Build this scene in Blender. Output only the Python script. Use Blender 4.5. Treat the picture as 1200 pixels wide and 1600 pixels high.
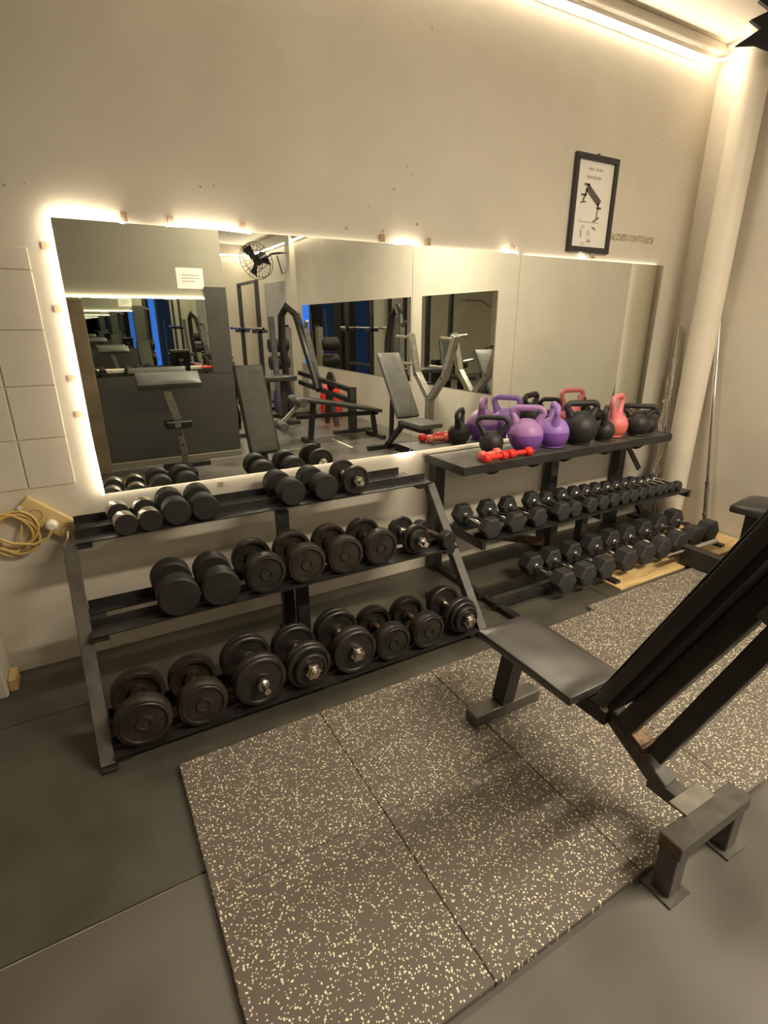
import bpy, bmesh, math, random
from mathutils import Vector, Matrix
random.seed(7)
PI = math.pi
S = bpy.context.scene
COL = S.collection
for o in list(bpy.data.objects): bpy.data.objects.remove(o)

# ------------------------------------------------------------------ camera
cam_d = bpy.data.cameras.new('camera'); cam = bpy.data.objects.new('camera', cam_d); COL.objects.link(cam)
cam_d.sensor_fit = 'HORIZONTAL'; cam_d.sensor_width = 36.0; cam_d.lens = 825.0 / 1200.0 * 36.0
cam_d.clip_start = 0.02
_p, _y, _r = math.radians(-19.77), math.radians(-29.56), math.radians(0.16)
_R = Matrix.Rotation(_y, 3, 'Z') @ Matrix.Rotation(_p, 3, 'X') @ Matrix.Rotation(_r, 3, 'Y')
_right, _fwd, _up = _R @ Vector((1, 0, 0)), _R @ Vector((0, 1, 0)), _R @ Vector((0, 0, 1))
cam.matrix_world = Matrix(((_right.x, _up.x, -_fwd.x, 0), (_right.y, _up.y, -_fwd.y, 0), (_right.z, _up.z, -_fwd.z, 1.4), (0, 0, 0, 1)))
S.camera = cam

# ------------------------------------------------------------------ world, exposure
w = bpy.data.worlds.new('world'); S.world = w; w.use_nodes = True
w.node_tree.nodes['Background'].inputs[0].default_value = (0.35, 0.55, 1.0, 1)
w.node_tree.nodes['Background'].inputs[1].default_value = 0.3
S.view_settings.view_transform = 'Standard'; S.view_settings.look = 'None'
S.view_settings.gamma = 1.0; S.view_settings.use_curve_mapping = False
S.view_settings.exposure = 0.24
S.cycles.use_denoising = True
S.cycles.max_bounces = 12; S.cycles.diffuse_bounces = 5; S.cycles.glossy_bounces = 8
S.cycles.sample_clamp_indirect = 6.0
LED_COL = (1.0, 0.855, 0.640)
LED_CEIL = 118.0     # strip above the mirror wall (lit face only)
LED_FAR = 130.0      # strips at the far end
LED_MIRROR = 23.0    # strip round the big mirror
ASSUMED_LAMP = 108.0           # assumed ceiling battens, out of view
LED_TUCKED = 7.0     # stretches of it tucked behind the glass

# ------------------------------------------------------------------ room numbers (metres)
WY = 2.418           # mirror wall
WX = 3.73            # right wall
CZ = 2.95            # ceiling
BY = -7.7            # far wall behind the camera
LX = -3.2            # left wall
PY = -1.11           # partition behind the camera (its face)

# ------------------------------------------------------------------ materials
MATS = {}
def mat(name, col, rough=0.5, metal=0.0, var=0.0, vscale=8.0, bump=0.0, bscale=60.0, rvar=0.0, spec=0.5, emit=None, estr=0.0, col2=None, coat=0.0):
    if name in MATS: return MATS[name]
    m = bpy.data.materials.new(name); m.use_nodes = True; nt = m.node_tree; b = nt.nodes['Principled BSDF']
    b.inputs['Base Color'].default_value = (*col, 1); b.inputs['Roughness'].default_value = rough
    b.inputs['Metallic'].default_value = metal; b.inputs['Specular IOR Level'].default_value = spec
    b.inputs['Coat Weight'].default_value = coat
    if emit:
        b.inputs['Emission Color'].default_value = (*emit, 1); b.inputs['Emission Strength'].default_value = estr
    tc = nt.nodes.new('ShaderNodeTexCoord')
    if var > 0 or rvar > 0:
        n = nt.nodes.new('ShaderNodeTexNoise'); n.inputs['Scale'].default_value = vscale; n.inputs['Detail'].default_value = 5; n.inputs['Roughness'].default_value = 0.6
        nt.links.new(tc.outputs['Object'], n.inputs['Vector'])
        if var > 0:
            r = nt.nodes.new('ShaderNodeValToRGB')
            c2 = col2 if col2 else tuple(max(0, c * (1 - var)) for c in col)
            c1 = col if col2 else tuple(min(1, c * (1 + var)) for c in col)
            r.color_ramp.elements[0].position = 0.35; r.color_ramp.elements[1].position = 0.65
            r.color_ramp.elements[0].color = (*c2, 1); r.color_ramp.elements[1].color = (*c1, 1)
            nt.links.new(n.outputs['Fac'], r.inputs['Fac']); nt.links.new(r.outputs['Color'], b.inputs['Base Color'])
        if rvar > 0:
            mr = nt.nodes.new('ShaderNodeMapRange'); mr.inputs['From Min'].default_value = 0.3; mr.inputs['From Max'].default_value = 0.7
            mr.inputs['To Min'].default_value = max(0.02, rough - rvar); mr.inputs['To Max'].default_value = min(1, rough + rvar)
            nt.links.new(n.outputs['Fac'], mr.inputs['Value']); nt.links.new(mr.outputs['Result'], b.inputs['Roughness'])
    if bump > 0:
        n2 = nt.nodes.new('ShaderNodeTexNoise'); n2.inputs['Scale'].default_value = bscale; n2.inputs['Detail'].default_value = 4
        bp = nt.nodes.new('ShaderNodeBump'); bp.inputs['Strength'].default_value = bump; bp.inputs['Distance'].default_value = 0.01
        nt.links.new(tc.outputs['Object'], n2.inputs['Vector']); nt.links.new(n2.outputs['Fac'], bp.inputs['Height']); nt.links.new(bp.outputs['Normal'], b.inputs['Normal'])
    MATS[name] = m
    return m

def speckle_mat():
    m = bpy.data.materials.new('speckled_rubber'); m.use_nodes = True; nt = m.node_tree; b = nt.nodes['Principled BSDF']
    tc = nt.nodes.new('ShaderNodeTexCoord')
    geo = nt.nodes.new('ShaderNodeNewGeometry')
    warp = nt.nodes.new('ShaderNodeTexNoise'); warp.inputs['Scale'].default_value = 45
    nt.links.new(geo.outputs['Position'], warp.inputs['Vector'])
    vm = nt.nodes.new('ShaderNodeVectorMath'); vm.operation = 'MULTIPLY_ADD'; vm.inputs[1].default_value = (0.012, 0.012, 0.012)
    nt.links.new(warp.outputs['Color'], vm.inputs[0]); nt.links.new(geo.outputs['Position'], vm.inputs[2])
    prev = None
    for sc, thr, seed in ((106.0, 0.27, 0.0), (165.0, 0.27, 3.7)):
        v = nt.nodes.new('ShaderNodeTexVoronoi'); v.inputs['Scale'].default_value = sc; v.feature = 'F1'; v.voronoi_dimensions = '2D'
        mp = nt.nodes.new('ShaderNodeMapping'); mp.inputs['Location'].default_value = (seed, seed * 2, 0); mp.inputs['Rotation'].default_value = (0, 0, seed)
        nt.links.new(vm.outputs[0], mp.inputs['Vector']); nt.links.new(mp.outputs['Vector'], v.inputs['Vector'])
        lt = nt.nodes.new('ShaderNodeMath'); lt.operation = 'LESS_THAN'; lt.inputs[1].default_value = thr
        nt.links.new(v.outputs['Distance'], lt.inputs[0])
        sep = nt.nodes.new('ShaderNodeSeparateColor'); nt.links.new(v.outputs['Color'], sep.inputs[0])
        gt = nt.nodes.new('ShaderNodeMath'); gt.operation = 'GREATER_THAN'; gt.inputs[1].default_value = 0.79
        nt.links.new(sep.outputs[0], gt.inputs[0])
        mu = nt.nodes.new('ShaderNodeMath'); mu.operation = 'MULTIPLY'; nt.links.new(lt.outputs[0], mu.inputs[0]); nt.links.new(gt.outputs[0], mu.inputs[1])
        if prev is None: prev = mu
        else:
            mx = nt.nodes.new('ShaderNodeMath'); mx.operation = 'MAXIMUM'; nt.links.new(prev.outputs[0], mx.inputs[0]); nt.links.new(mu.outputs[0], mx.inputs[1]); prev = mx
    mix = nt.nodes.new('ShaderNodeMix'); mix.data_type = 'RGBA'
    mix.inputs['A'].default_value = (0.132, 0.112, 0.091, 1); mix.inputs['B'].default_value = (0.86, 0.79, 0.58, 1)
    nt.links.new(prev.outputs[0], mix.inputs['Factor']); nt.links.new(mix.outputs['Result'], b.inputs['Base Color'])
    b.inputs['Roughness'].default_value = 0.62; b.inputs['Specular IOR Level'].default_value = 0.4
    n2 = nt.nodes.new('ShaderNodeTexNoise'); n2.inputs['Scale'].default_value = 260
    bp = nt.nodes.new('ShaderNodeBump'); bp.inputs['Strength'].default_value = 0.35; bp.inputs['Distance'].default_value = 0.002
    nt.links.new(geo.outputs['Position'], n2.inputs['Vector']); nt.links.new(n2.outputs['Fac'], bp.inputs['Height']); nt.links.new(bp.outputs['Normal'], b.inputs['Normal'])
    MATS['speckle'] = m
    return m

def wood_mat():
    m = bpy.data.materials.new('pine'); m.use_nodes = True; nt = m.node_tree; b = nt.nodes['Principled BSDF']
    tc = nt.nodes.new('ShaderNodeTexCoord'); mp = nt.nodes.new('ShaderNodeMapping'); mp.inputs['Scale'].default_value = (2, 40, 40)
    n = nt.nodes.new('ShaderNodeTexNoise'); n.inputs['Scale'].default_value = 3; n.inputs['Detail'].default_value = 6
    r = nt.nodes.new('ShaderNodeValToRGB'); r.color_ramp.elements[0].color = (0.42, 0.27, 0.11, 1); r.color_ramp.elements[1].color = (0.72, 0.52, 0.25, 1)
    r.color_ramp.elements[0].position = 0.3; r.color_ramp.elements[1].position = 0.62
    nt.links.new(tc.outputs['Object'], mp.inputs['Vector']); nt.links.new(mp.outputs['Vector'], n.inputs['Vector']); nt.links.new(n.outputs['Fac'], r.inputs['Fac']); nt.links.new(r.outputs['Color'], b.inputs['Base Color'])
    b.inputs['Roughness'].default_value = 0.55
    MATS['pine'] = m
    return m

def glow(name, col, s):
    m = bpy.data.materials.new(name); m.use_nodes = True; nt = m.node_tree
    nt.nodes.remove(nt.nodes['Principled BSDF'])
    m.cycles.emission_sampling = 'FRONT'
    e = nt.nodes.new('ShaderNodeEmission'); e.inputs[0].default_value = (*col, 1); e.inputs[1].default_value = s
    nt.links.new(e.outputs[0], nt.nodes['Material Output'].inputs[0]); MATS[name] = m
    return m

WALL = mat('wall_paint', (0.590, 0.540, 0.447), 0.62, var=0.06, vscale=1.7, bump=0.10, bscale=14)
CEIL = mat('ceiling_paint', (0.57, 0.52, 0.44), 0.7, var=0.03, vscale=2, bump=0.05, bscale=20)
PLASTER = mat('bare_plaster', (0.42, 0.36, 0.24), 0.85, var=0.35, vscale=40, bump=0.5, bscale=90)
RUB = mat('rubber_mat', (0.068, 0.063, 0.048), 0.42, var=0.30, vscale=2.3, rvar=0.14, bump=0.10, bscale=9, spec=0.5)
RUBD = mat('dusty_rubber_mat', (0.108, 0.099, 0.086), 0.33, var=0.42, vscale=2.2, rvar=0.16, bump=0.16, bscale=6)
for n_ in RUBD.node_tree.nodes:
    if n_.type == 'TEX_NOISE': n_.inputs['Detail'].default_value = 1.5
    if n_.type == 'VALTORGB': n_.color_ramp.elements[0].position = 0.22; n_.color_ramp.elements[1].position = 0.80
CONC = mat('concrete', (0.16, 0.15, 0.13), 0.7, var=0.2, vscale=5)
STEEL = mat('black_steel', (0.022, 0.021, 0.020), 0.38, var=0.3, vscale=14, rvar=0.12, bump=0.04, bscale=50)
WORN = mat('worn_grey_steel', (0.105, 0.096, 0.084), 0.40, metal=0.35, var=0.14, vscale=16, rvar=0.10)
GREYST = mat('grey_painted_steel', (0.085, 0.080, 0.074), 0.45, var=0.25, vscale=16)
SILVER = mat('light_grey_steel', (0.28, 0.26, 0.225), 0.38, metal=0.5, var=0.15, vscale=18)
CHROME = mat('chrome', (0.86, 0.85, 0.82), 0.13, metal=1.0)
DCHROME = mat('dull_chrome', (0.50, 0.46, 0.40), 0.30, metal=1.0, var=0.25, vscale=60)
RUST = mat('worn_iron_handle', (0.14, 0.085, 0.05), 0.5, metal=0.5, var=0.5, vscale=50)
IRON = mat('cast_iron', (0.022, 0.019, 0.016), 0.42, var=0.45, vscale=18, bump=0.12, bscale=120, rvar=0.1)
IRONB = mat('brown_cast_iron', (0.029, 0.022, 0.016), 0.45, var=0.45, vscale=14, bump=0.12, bscale=120, rvar=0.1)
RBLACK = mat('black_rubber', (0.017, 0.0155, 0.014), 0.55, var=0.25, vscale=20, bump=0.05, bscale=150)
HEXR = mat('hex_rubber', (0.030, 0.030, 0.030), 0.60, var=0.2, vscale=25, bump=0.06, bscale=200)
KBK = mat('kettlebell_black', (0.020, 0.019, 0.018), 0.50, var=0.2, vscale=30, bump=0.05, bscale=160)
PUR_L = mat('light_purple_vinyl', (0.42, 0.22, 0.50), 0.42)
PUR_D = mat('deep_purple_vinyl', (0.22, 0.09, 0.40), 0.40)
PUR_S = mat('lilac_vinyl', (0.36, 0.20, 0.58), 0.42)
PINK_L = mat('pink_vinyl', (0.78, 0.22, 0.24), 0.42)
PINK_D = mat('coral_vinyl', (0.80, 0.18, 0.14), 0.42)
RED = mat('red_vinyl', (0.80, 0.035, 0.025), 0.40)
CORAL = mat('pale_coral_vinyl', (0.85, 0.20, 0.15), 0.42)
VINYL = mat('black_vinyl', (0.028, 0.027, 0.026), 0.30, bump=0.35, bscale=6)
VINYLG = mat('grey_worn_lit_vinyl', (0.10, 0.097, 0.088), 0.45, var=0.2, vscale=6, bump=0.08, bscale=12)  # worn grey pads; also carries light painted on the foreground backrest
PVC = mat('painted_pipe', (0.72, 0.65, 0.53), 0.45, var=0.05, vscale=3, bump=0.04, bscale=12)
FRAME = mat('black_frame', (0.025, 0.022, 0.022), 0.35)
PAPER = mat('paper', (0.80, 0.77, 0.70), 0.5)
INK = mat('ink', (0.10, 0.085, 0.08), 0.7)
INKG = mat('grey_ink', (0.36, 0.33, 0.29), 0.7)
INKP = mat('pale_ink', (0.60, 0.57, 0.50), 0.7)
BEIGE = mat('beige_plastic', (0.62, 0.47, 0.20), 0.45)
CABLE = mat('tan_cable', (0.60, 0.42, 0.15), 0.45)
WHITEP = mat('white_plastic', (0.80, 0.76, 0.66), 0.4)
TAPEW = mat('worn_rubber_edge', (0.34, 0.29, 0.19), 0.7)
TAPE = mat('brown_tape', (0.40, 0.28, 0.19), 0.6)
DGREY = mat('dark_grey_panel', (0.060, 0.057, 0.050), 0.42, var=0.10, vscale=3)
SKIRT = mat('pale_skirting', (0.20, 0.18, 0.13), 0.5)
BLACKF = mat('black_fabric', (0.008, 0.007, 0.008), 0.8)
BLUEP = mat('blue_vinyl', (0.02, 0.05, 0.20), 0.4)
MIRR = mat('mirror_silver', (0.83, 0.86, 0.81), 0.008, metal=1.0)
MEDGE = mat('mirror_edge', (0.30, 0.36, 0.30), 0.3)
BROWNB = mat('brown_board', (0.20, 0.15, 0.09), 0.5, var=0.25, vscale=3)
speckle_mat(); wood_mat()
LEDC = glow('led_ceiling', LED_COL, LED_CEIL)
LEDF = glow('led_far', LED_COL, LED_FAR)
LEDM = glow('led_mirror', LED_COL, LED_MIRROR)
LEDT = glow('led_tucked', LED_COL, LED_TUCKED)
LEDB = glow('led_tucked_low', LED_COL, LED_TUCKED * 2.2)
ASSUMED_LAMPM = glow('lamp_diffuser', (1.0, 0.87, 0.68), ASSUMED_LAMP)
ALU = mat('led_channel', (0.75, 0.74, 0.70), 0.4)
BLUEW = glow('daylight_glass', (0.05, 0.22, 1.0), 1.0)
BLUED = glow('dim_daylight_glass', (0.12, 0.24, 0.55), 0.07)

# ------------------------------------------------------------------ mesh helpers
def basis(d, up=(0, 0, 1)):
    d = Vector(d).normalized(); u = Vector(up)
    if abs(d.dot(u)) > 0.97: u = Vector((0, 1, 0)) if abs(d.y) < 0.9 else Vector((1, 0, 0))
    s = d.cross(u).normalized(); u = s.cross(d).normalized()
    return d, s, u
class MB:
    def __init__(s): s.v = []; s.f = []
    def add(s, vs, fs):
        n = len(s.v); s.v += [Vector(v) for v in vs]; s.f += [tuple(i + n for i in f) for f in fs]; return s
    def box(s, c, size, M=None):
        x, y, z = (k / 2 for k in size); c = Vector(c)
        vs = [Vector((a * x, b * y, d * z)) for d in (-1, 1) for a, b in ((-1, -1), (1, -1), (1, 1), (-1, 1))]
        if M is not None: vs = [M @ v for v in vs]
        return s.add([v + c for v in vs], [(3, 2, 1, 0), (4, 5, 6, 7), (0, 1, 5, 4), (1, 2, 6, 5), (2, 3, 7, 6), (3, 0, 4, 7)])
    def rect(s, x0, x1, y0, y1, z0, z1): return s.box(((x0 + x1) / 2, (y0 + y1) / 2, (z0 + z1) / 2), (abs(x1 - x0), abs(y1 - y0), abs(z1 - z0)))
    def bar(s, a, b, w, h, up=(0, 0, 1)):
        a, b = Vector(a), Vector(b); d, sd, u = basis(b - a, up); vs = []
        for p in (a, b):
            for i, j in ((-1, -1), (1, -1), (1, 1), (-1, 1)): vs.append(p + sd * (i * w / 2) + u * (j * h / 2))
        return s.add(vs, [(3, 2, 1, 0), (4, 5, 6, 7), (0, 1, 5, 4), (1, 2, 6, 5), (2, 3, 7, 6), (3, 0, 4, 7)])
    def tube(s, pts, r, n=10, closed=False, flat=1.0):
        pts = [Vector(p) for p in pts]; m = len(pts); vs = []; fs = []; pu = None
        for i, p in enumerate(pts):
            if closed: t = pts[(i + 1) % m] - pts[i - 1]
            else: t = pts[min(i + 1, m - 1)] - pts[max(i - 1, 0)]
            t.normalize()
            if pu is None: _, sd, u = basis(t)
            else:
                u = (pu - t * pu.dot(t)).normalized(); sd = t.cross(u)
            pu = u; rr = r[i] if isinstance(r, (list, tuple)) else r
            for k in range(n):
                a = 2 * PI * k / n; vs.append(p + sd * (math.cos(a) * rr) + u * (math.sin(a) * rr * flat))
        for i in range(m if closed else m - 1):
            j = (i + 1) % m
            for k in range(n): fs.append((i * n + k, i * n + (k + 1) % n, j * n + (k + 1) % n, j * n + k))
        if not closed: fs += [tuple(range(n - 1, -1, -1)), tuple((m - 1) * n + k for k in range(n))]
        return s.add(vs, fs)
    def cyl(s, a, b, r, n=16): return s.tube([a, b], r, n)
    def lathe(s, prof, n=28, M=None, phase=0.0):      # prof: (radius, height) along local z, M places it
        vs = []; fs = []; rings = []
        for r, h in prof:
            if r < 1e-6: rings.append([len(vs)]); vs.append(Vector((0, 0, h)))
            else:
                rings.append([len(vs) + k for k in range(n)])
                for k in range(n):
                    a = 2 * PI * k / n + phase; vs.append(Vector((r * math.cos(a), r * math.sin(a), h)))
        for A, B in zip(rings, rings[1:]):
            for k in range(n):
                k2 = (k + 1) % n
                if len(A) == 1 and len(B) == 1: continue
                if len(A) == 1: fs.append((A[0], B[k2], B[k]))
                elif len(B) == 1: fs.append((A[k], A[k2], B[0]))
                else: fs.append((A[k], A[k2], B[k2], B[k]))
        if M is not None: vs = [M @ v for v in vs]
        return s.add(vs, fs)
    def prism(s, poly, a, b, plane='xz'):             # poly extruded between two depths
        n = len(poly); vs = []
        for d in (a, b):
            for p, q in poly: vs.append({'xz': (p, d, q), 'xy': (p, q, d), 'yz': (d, p, q)}[plane])
        return s.add(vs, [tuple(range(n))] + [tuple(2 * n - 1 - i for i in range(n))] + [(i, (i + 1) % n, n + (i + 1) % n, n + i)[::-1] for i in range(n)])
    def mesh(s, name, m, bevel=0.0, smooth=True, seg=1):
        bm = bmesh.new(); vs = [bm.verts.new(v) for v in s.v]
        for f in s.f:
            try: bm.faces.new([vs[i] for i in f])
            except ValueError: pass
        bmesh.ops.recalc_face_normals(bm, faces=bm.faces)
        if bevel > 0:
            es = [e for e in bm.edges if len(e.link_faces) == 2 and e.calc_face_angle(0) > 0.6]
            bmesh.ops.bevel(bm, geom=es, offset=bevel, segments=seg, affect='EDGES', profile=0.5, clamp_overlap=True)
        me = bpy.data.meshes.new(name); bm.to_mesh(me); bm.free(); me.materials.append(m)
        if smooth:
            me.polygons.foreach_set('use_smooth', [True] * len(me.polygons)); me.set_sharp_from_angle(angle=math.radians(35))
        return me
    def build(s, name, m, parent=None, bevel=0.0, smooth=True, seg=1):
        off = Vector((0, 0, 0)); p = parent
        while p is not None: off += p.location; p = p.parent
        if off.length > 0: s.v = [v - off for v in s.v]
        elif parent is None and s.v:                   # a thing of one mesh: origin at the middle of its base
            lo = [min(v[i] for v in s.v) for i in range(3)]; hi = [max(v[i] for v in s.v) for i in range(3)]
            off = Vector(((lo[0] + hi[0]) / 2, (lo[1] + hi[1]) / 2, lo[2])); s.v = [v - off for v in s.v]
        o = bpy.data.objects.new(name, s.mesh(name, m, bevel, smooth, seg)); COL.objects.link(o)
        if parent is None: o.location = off
        o.parent = parent
        return o
def tag(o, label, cat, group=None, kind=None):
    o['label'] = label; o['category'] = cat
    if group: o['group'] = group
    if kind: o['kind'] = kind
    return o
def thing(name, label, cat, loc=(0, 0, 0), group=None, kind=None):
    o = bpy.data.objects.new(name, None); COL.objects.link(o); o.location = loc; o.empty_display_size = 0.05
    return tag(o, label, cat, group, kind)
def struct(name, mb, m, label=None, cat=None, bevel=0.0):
    o = mb.build(name, m, None, bevel); o['kind'] = 'structure'
    if label: o['label'] = label
    if cat: o['category'] = cat
    return o
CACHE = {}
def part(name, key, fn, m, parent, bevel=0.0, loc=(0, 0, 0), rot=(0, 0, 0), seg=1, smooth=True):   # a part whose mesh is shared by key
    k = (key, m.name)
    if k not in CACHE: CACHE[k] = fn().mesh(name, m, bevel, smooth, seg)
    o = bpy.data.objects.new(name, CACHE[k]); COL.objects.link(o); o.parent = parent; o.location = loc; o.rotation_euler = rot
    return o
RY = Matrix.Rotation(-PI / 2, 4, 'X')                 # local z -> world +y
ORD = ['first', 'second', 'third', 'fourth', 'fifth', 'sixth', 'seventh', 'eighth', 'ninth', 'tenth', 'eleventh', 'twelfth', 'thirteenth', 'fourteenth', 'fifteenth', 'sixteenth']

# ================================================================== SETTING
struct('floor', MB().rect(LX - .1, WX + .1, BY - .1, WY + .1, -0.15, -0.012), CONC, 'concrete floor under the rubber mats', 'floor')
struct('ceiling', MB().rect(LX - .1, WX + .1, BY - .1, WY + .1, CZ, CZ + .12), CEIL, 'pale ceiling above the light strip', 'ceiling')
wf = struct('wall_front', MB().rect(LX - .1, WX + .1, WY, WY + .12, -0.15, CZ), WALL, 'beige painted wall carrying the wide mirror', 'wall')
struct('wall_right', MB().rect(WX, WX + .12, BY - .1, WY, -0.15, CZ), WALL, 'beige wall on the right behind the pipe', 'wall')
struct('wall_left', MB().rect(LX - .12, LX, BY - .1, WY, -0.15, CZ), WALL, 'beige wall out of view on the left', 'wall')
# painted blocks at the left end of the mirror wall
zs = [0.785, 0.977, 1.176, 1.375, 1.577, 1.655]
for i in range(5):
    xs = [-0.07, -0.236, -0.636, -1.036] if i % 2 == 0 else [-0.07, -0.236, -0.436, -0.836]
    for a, b in zip(xs, xs[1:]):
        MB().rect(b + .003, a - .003, WY - .006, WY + .01, zs[i] + .003, zs[i + 1] - .003).build('block', WALL, wf, bevel=0.002)
# paint chips and old nail holes
for (x, z, r) in [(1.62, 2.62, .008), (1.50, 2.08, .007), (1.53, 2.05, .006), (1.43, 1.98, .006), (1.56, 1.845, .010), (1.30, 1.90, .007), (0.55, 1.90, .006), (0.60, 1.91, .005), (-0.10, 1.84, .006), (-0.04, 1.85, .006), (3.30, 2.42, .006), (1.18, 1.80, .010), (1.37, 1.80, .009)]:
    pts = [(x + r * random.uniform(.5, 1.1) * math.cos(a), z + r * random.uniform(.4, 1.0) * math.sin(a)) for a in [k * PI / 3.5 for k in range(7)]]
    MB().prism(pts, WY - .0015, WY + .004).build('paint_chip', PLASTER, wf)
# cornice boards
struct('trim_1', MB().rect(LX, WX, WY - .045, WY, CZ - .045, CZ), CEIL, 'narrow cornice along the top of the mirror wall', 'trim', .004)
struct('trim_2', MB().rect(WX - .03, WX, PY, WY - .045, CZ - .03, CZ), CEIL, 'narrow cornice along the right wall', 'trim', .004)
# far wall with the shopfront glazing
SX0, SX1, SZ1 = 0.75, 3.05, 2.25
bw = MB(); bw.rect(LX - .1, SX0, BY - .12, BY, -.15, CZ); bw.rect(SX1, WX, BY - .12, BY, -.15, CZ); bw.rect(SX0, SX1, BY - .12, BY, SZ1, CZ)
struct('wall_back', bw, WALL, 'far pale wall behind the camera seen in the mirror', 'wall')
win = thing('window_1', 'dark framed glass shopfront with blue daylight behind', 'window', ((SX0 + SX1) / 2, BY - .06, 0), kind='structure')
xs = [SX0, 1.30, 1.72, 2.28, 2.62, SX1]
for x in xs: MB().rect(x - .03, x + .03, BY - .10, BY - .02, 0, SZ1).build('mullion', FRAME, win)
for z in (0.03, SZ1 - .03): MB().rect(SX0, SX1, BY - .09, BY - .03, z - .03, z + .03).build('window_frame', FRAME, win)
for i, (a, b) in enumerate(zip(xs, xs[1:])):
    m = [BLUED, FRAME, BLUED, BLUEW, BLUED][i]
    MB().rect(a + .03, b - .03, BY - .065, BY - .055, .06, SZ1 - .06).build('pane', m, win)
for x in (1.35, 2.24): 
    cur = MB()
    cur.prism([(x - .16 + .32 * k / 16, BY + .05 + .03 * (k % 2)) for k in range(17)] + [(x + .16 - .32 * k / 16, BY + .035 + .03 * ((16 - k) % 2)) for k in range(17)], .05, SZ1 + .05, 'xy')
    tag(cur.build('curtain', BLACKF, None, smooth=False), 'dark curtain hanging at the %s side of the shopfront glass' % ('left' if x < 2 else 'right'), 'curtain', 'curtains at the shopfront')
# partition behind the camera
PART = mat('olive_grey_paint', (0.27, 0.25, 0.19), 0.6, var=.06, vscale=2)
pw = struct('wall_partition', MB().rect(LX, 1.47, PY - .10, PY, -.012, CZ), PART, 'olive grey partition wall seen in the left of the mirror', 'wall')
MB().rect(-1.6, 1.475, PY, PY + .014, .06, .895).build('lower_panel', DGREY, pw)
MB().rect(1.272, 1.475, PY, PY + .014, .90, 1.74).build('side_panel', DGREY, pw)
MB().rect(1.475, 1.487, PY - .10, PY + .014, .06, 1.74).build('end_panel', DGREY, pw)
struct('baseboard_back', MB().rect(-1.6, 1.487, PY + .014, PY + .034, 0, .055), SKIRT, 'pale skirting at the foot of the dark panel', 'skirting', .003)
struct('trim_3', MB().rect(-.62, -.445, 2.235, WY, 0, 1.0), WALL, 'white painted nib at the lower left edge', 'trim', .006)
tag(MB().rect(-.443, -.415, 2.27, 2.37, 0, .055).build('timber_offcut', MATS['pine'], None, .003), 'small timber offcut on the mat beside the white nib', 'wood')

# ------------------------------------------------------------------ light strips
def led_run(parent, a, b, out, m):                    # a lit face tilted down into the room on an opaque channel against the wall
    a, b, out = Vector(a), Vector(b), Vector(out); dn = Vector((0, 0, -1)); n = (out * .86 + dn * .51).normalized(); sd = (out * .51 - dn * .86).normalized()
    vs = [p + sd * k + n * .0008 for p, k in ((a, -.010), (b, -.010), (b, .010), (a, .010))]
    f = (0, 1, 2, 3) if (vs[1] - vs[0]).cross(vs[2] - vs[1]).dot(n) > 0 else (3, 2, 1, 0)
    o = MB().add(vs, [f]).build('lit_face', m, parent, smooth=False)
    me = o.data
    if me.polygons[0].normal.dot(n) < 0: me.flip_normals()
    k0, k1, k2 = sd * -.010, sd * .010, n * -.003
    c = MB(); v8 = []
    for p in (a, b): v8 += [p + k0, p + k1, p + k1 + k2, p + k0 + k2]
    c.add(v8, [(0, 1, 2, 3), (7, 6, 5, 4), (0, 4, 5, 1), (1, 5, 6, 2), (2, 6, 7, 3), (3, 7, 4, 0)]).build('channel', ALU, parent)
t = thing('led_strip', 'bright warm light strip along the ceiling edge above the mirror wall', 'light strip', (0.3, WY - .02, 2.86))
led_run(t, (0.2, WY - .013, 2.865), (3.63, WY - .013, 2.865), (0, -1, 0), LEDC)
MB().tube([(3.63, WY - .025, 2.865), (3.67, WY - .07, 2.862), (3.69, WY - .16, 2.875)], .006, 8).build('lit_tail', LEDM, t)
MB().tube([(3.69, WY - .16, 2.875), (3.64, 2.12, 2.865), (3.60, 2.0, 2.87), (3.55, 1.8, 2.90), (3.5, 1.5, 2.93)], .004, 6).build('lead', WHITEP, t)
t = thing('led_strip', 'warm light strip along the top of the far right wall seen in the mirror', 'light strip', (WX - .02, -4, 2.76))
led_run(t, (WX - .02, BY + .02, 2.76), (WX - .02, -1.0, 2.76), (-1, 0, 0), LEDF)
t = thing('led_strip', 'warm light strip along the top of the far wall seen in the mirror', 'light strip', (2.4, BY + .02, 2.76))
led_run(t, (-1.0, BY + .02, 2.76), (WX - .03, BY + .02, 2.76), (0, 1, 0), LEDF)

# mirror: three panels standing 14 mm off the wall
MZ0, MZ1 = 0.73, 1.750
MXS = [0.016, 1.5265, 2.224, 3.476]
FY = WY - .014
labs = ['wide left panel of the long wall mirror, light strip up its side', 'narrow middle panel of the long wall mirror', 'right panel of the long wall mirror behind the kettlebells']
for i in range(3):
    a, b = MXS[i] + .0008, MXS[i + 1] - .0008
    z1 = MZ1 - (.006 if i == 2 else 0)
    t = thing('wall_mirror', labs[i], 'mirror', ((a + b) / 2, FY, MZ0), 'long wall mirror')
    MB().rect(a, b, FY - .005, FY, MZ0, z1).build('mirror_glass', MIRR, t)
    MB().rect(a + .002, b - .002, FY, FY + .0015, MZ0 + .002, z1 - .002).build('backing', MEDGE, t)
    for x in (a + .2, b - .2): MB().rect(x - .03, x + .03, FY + .0015, WY, MZ0 + .3, z1 - .3).build('batten', MEDGE, t)
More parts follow.
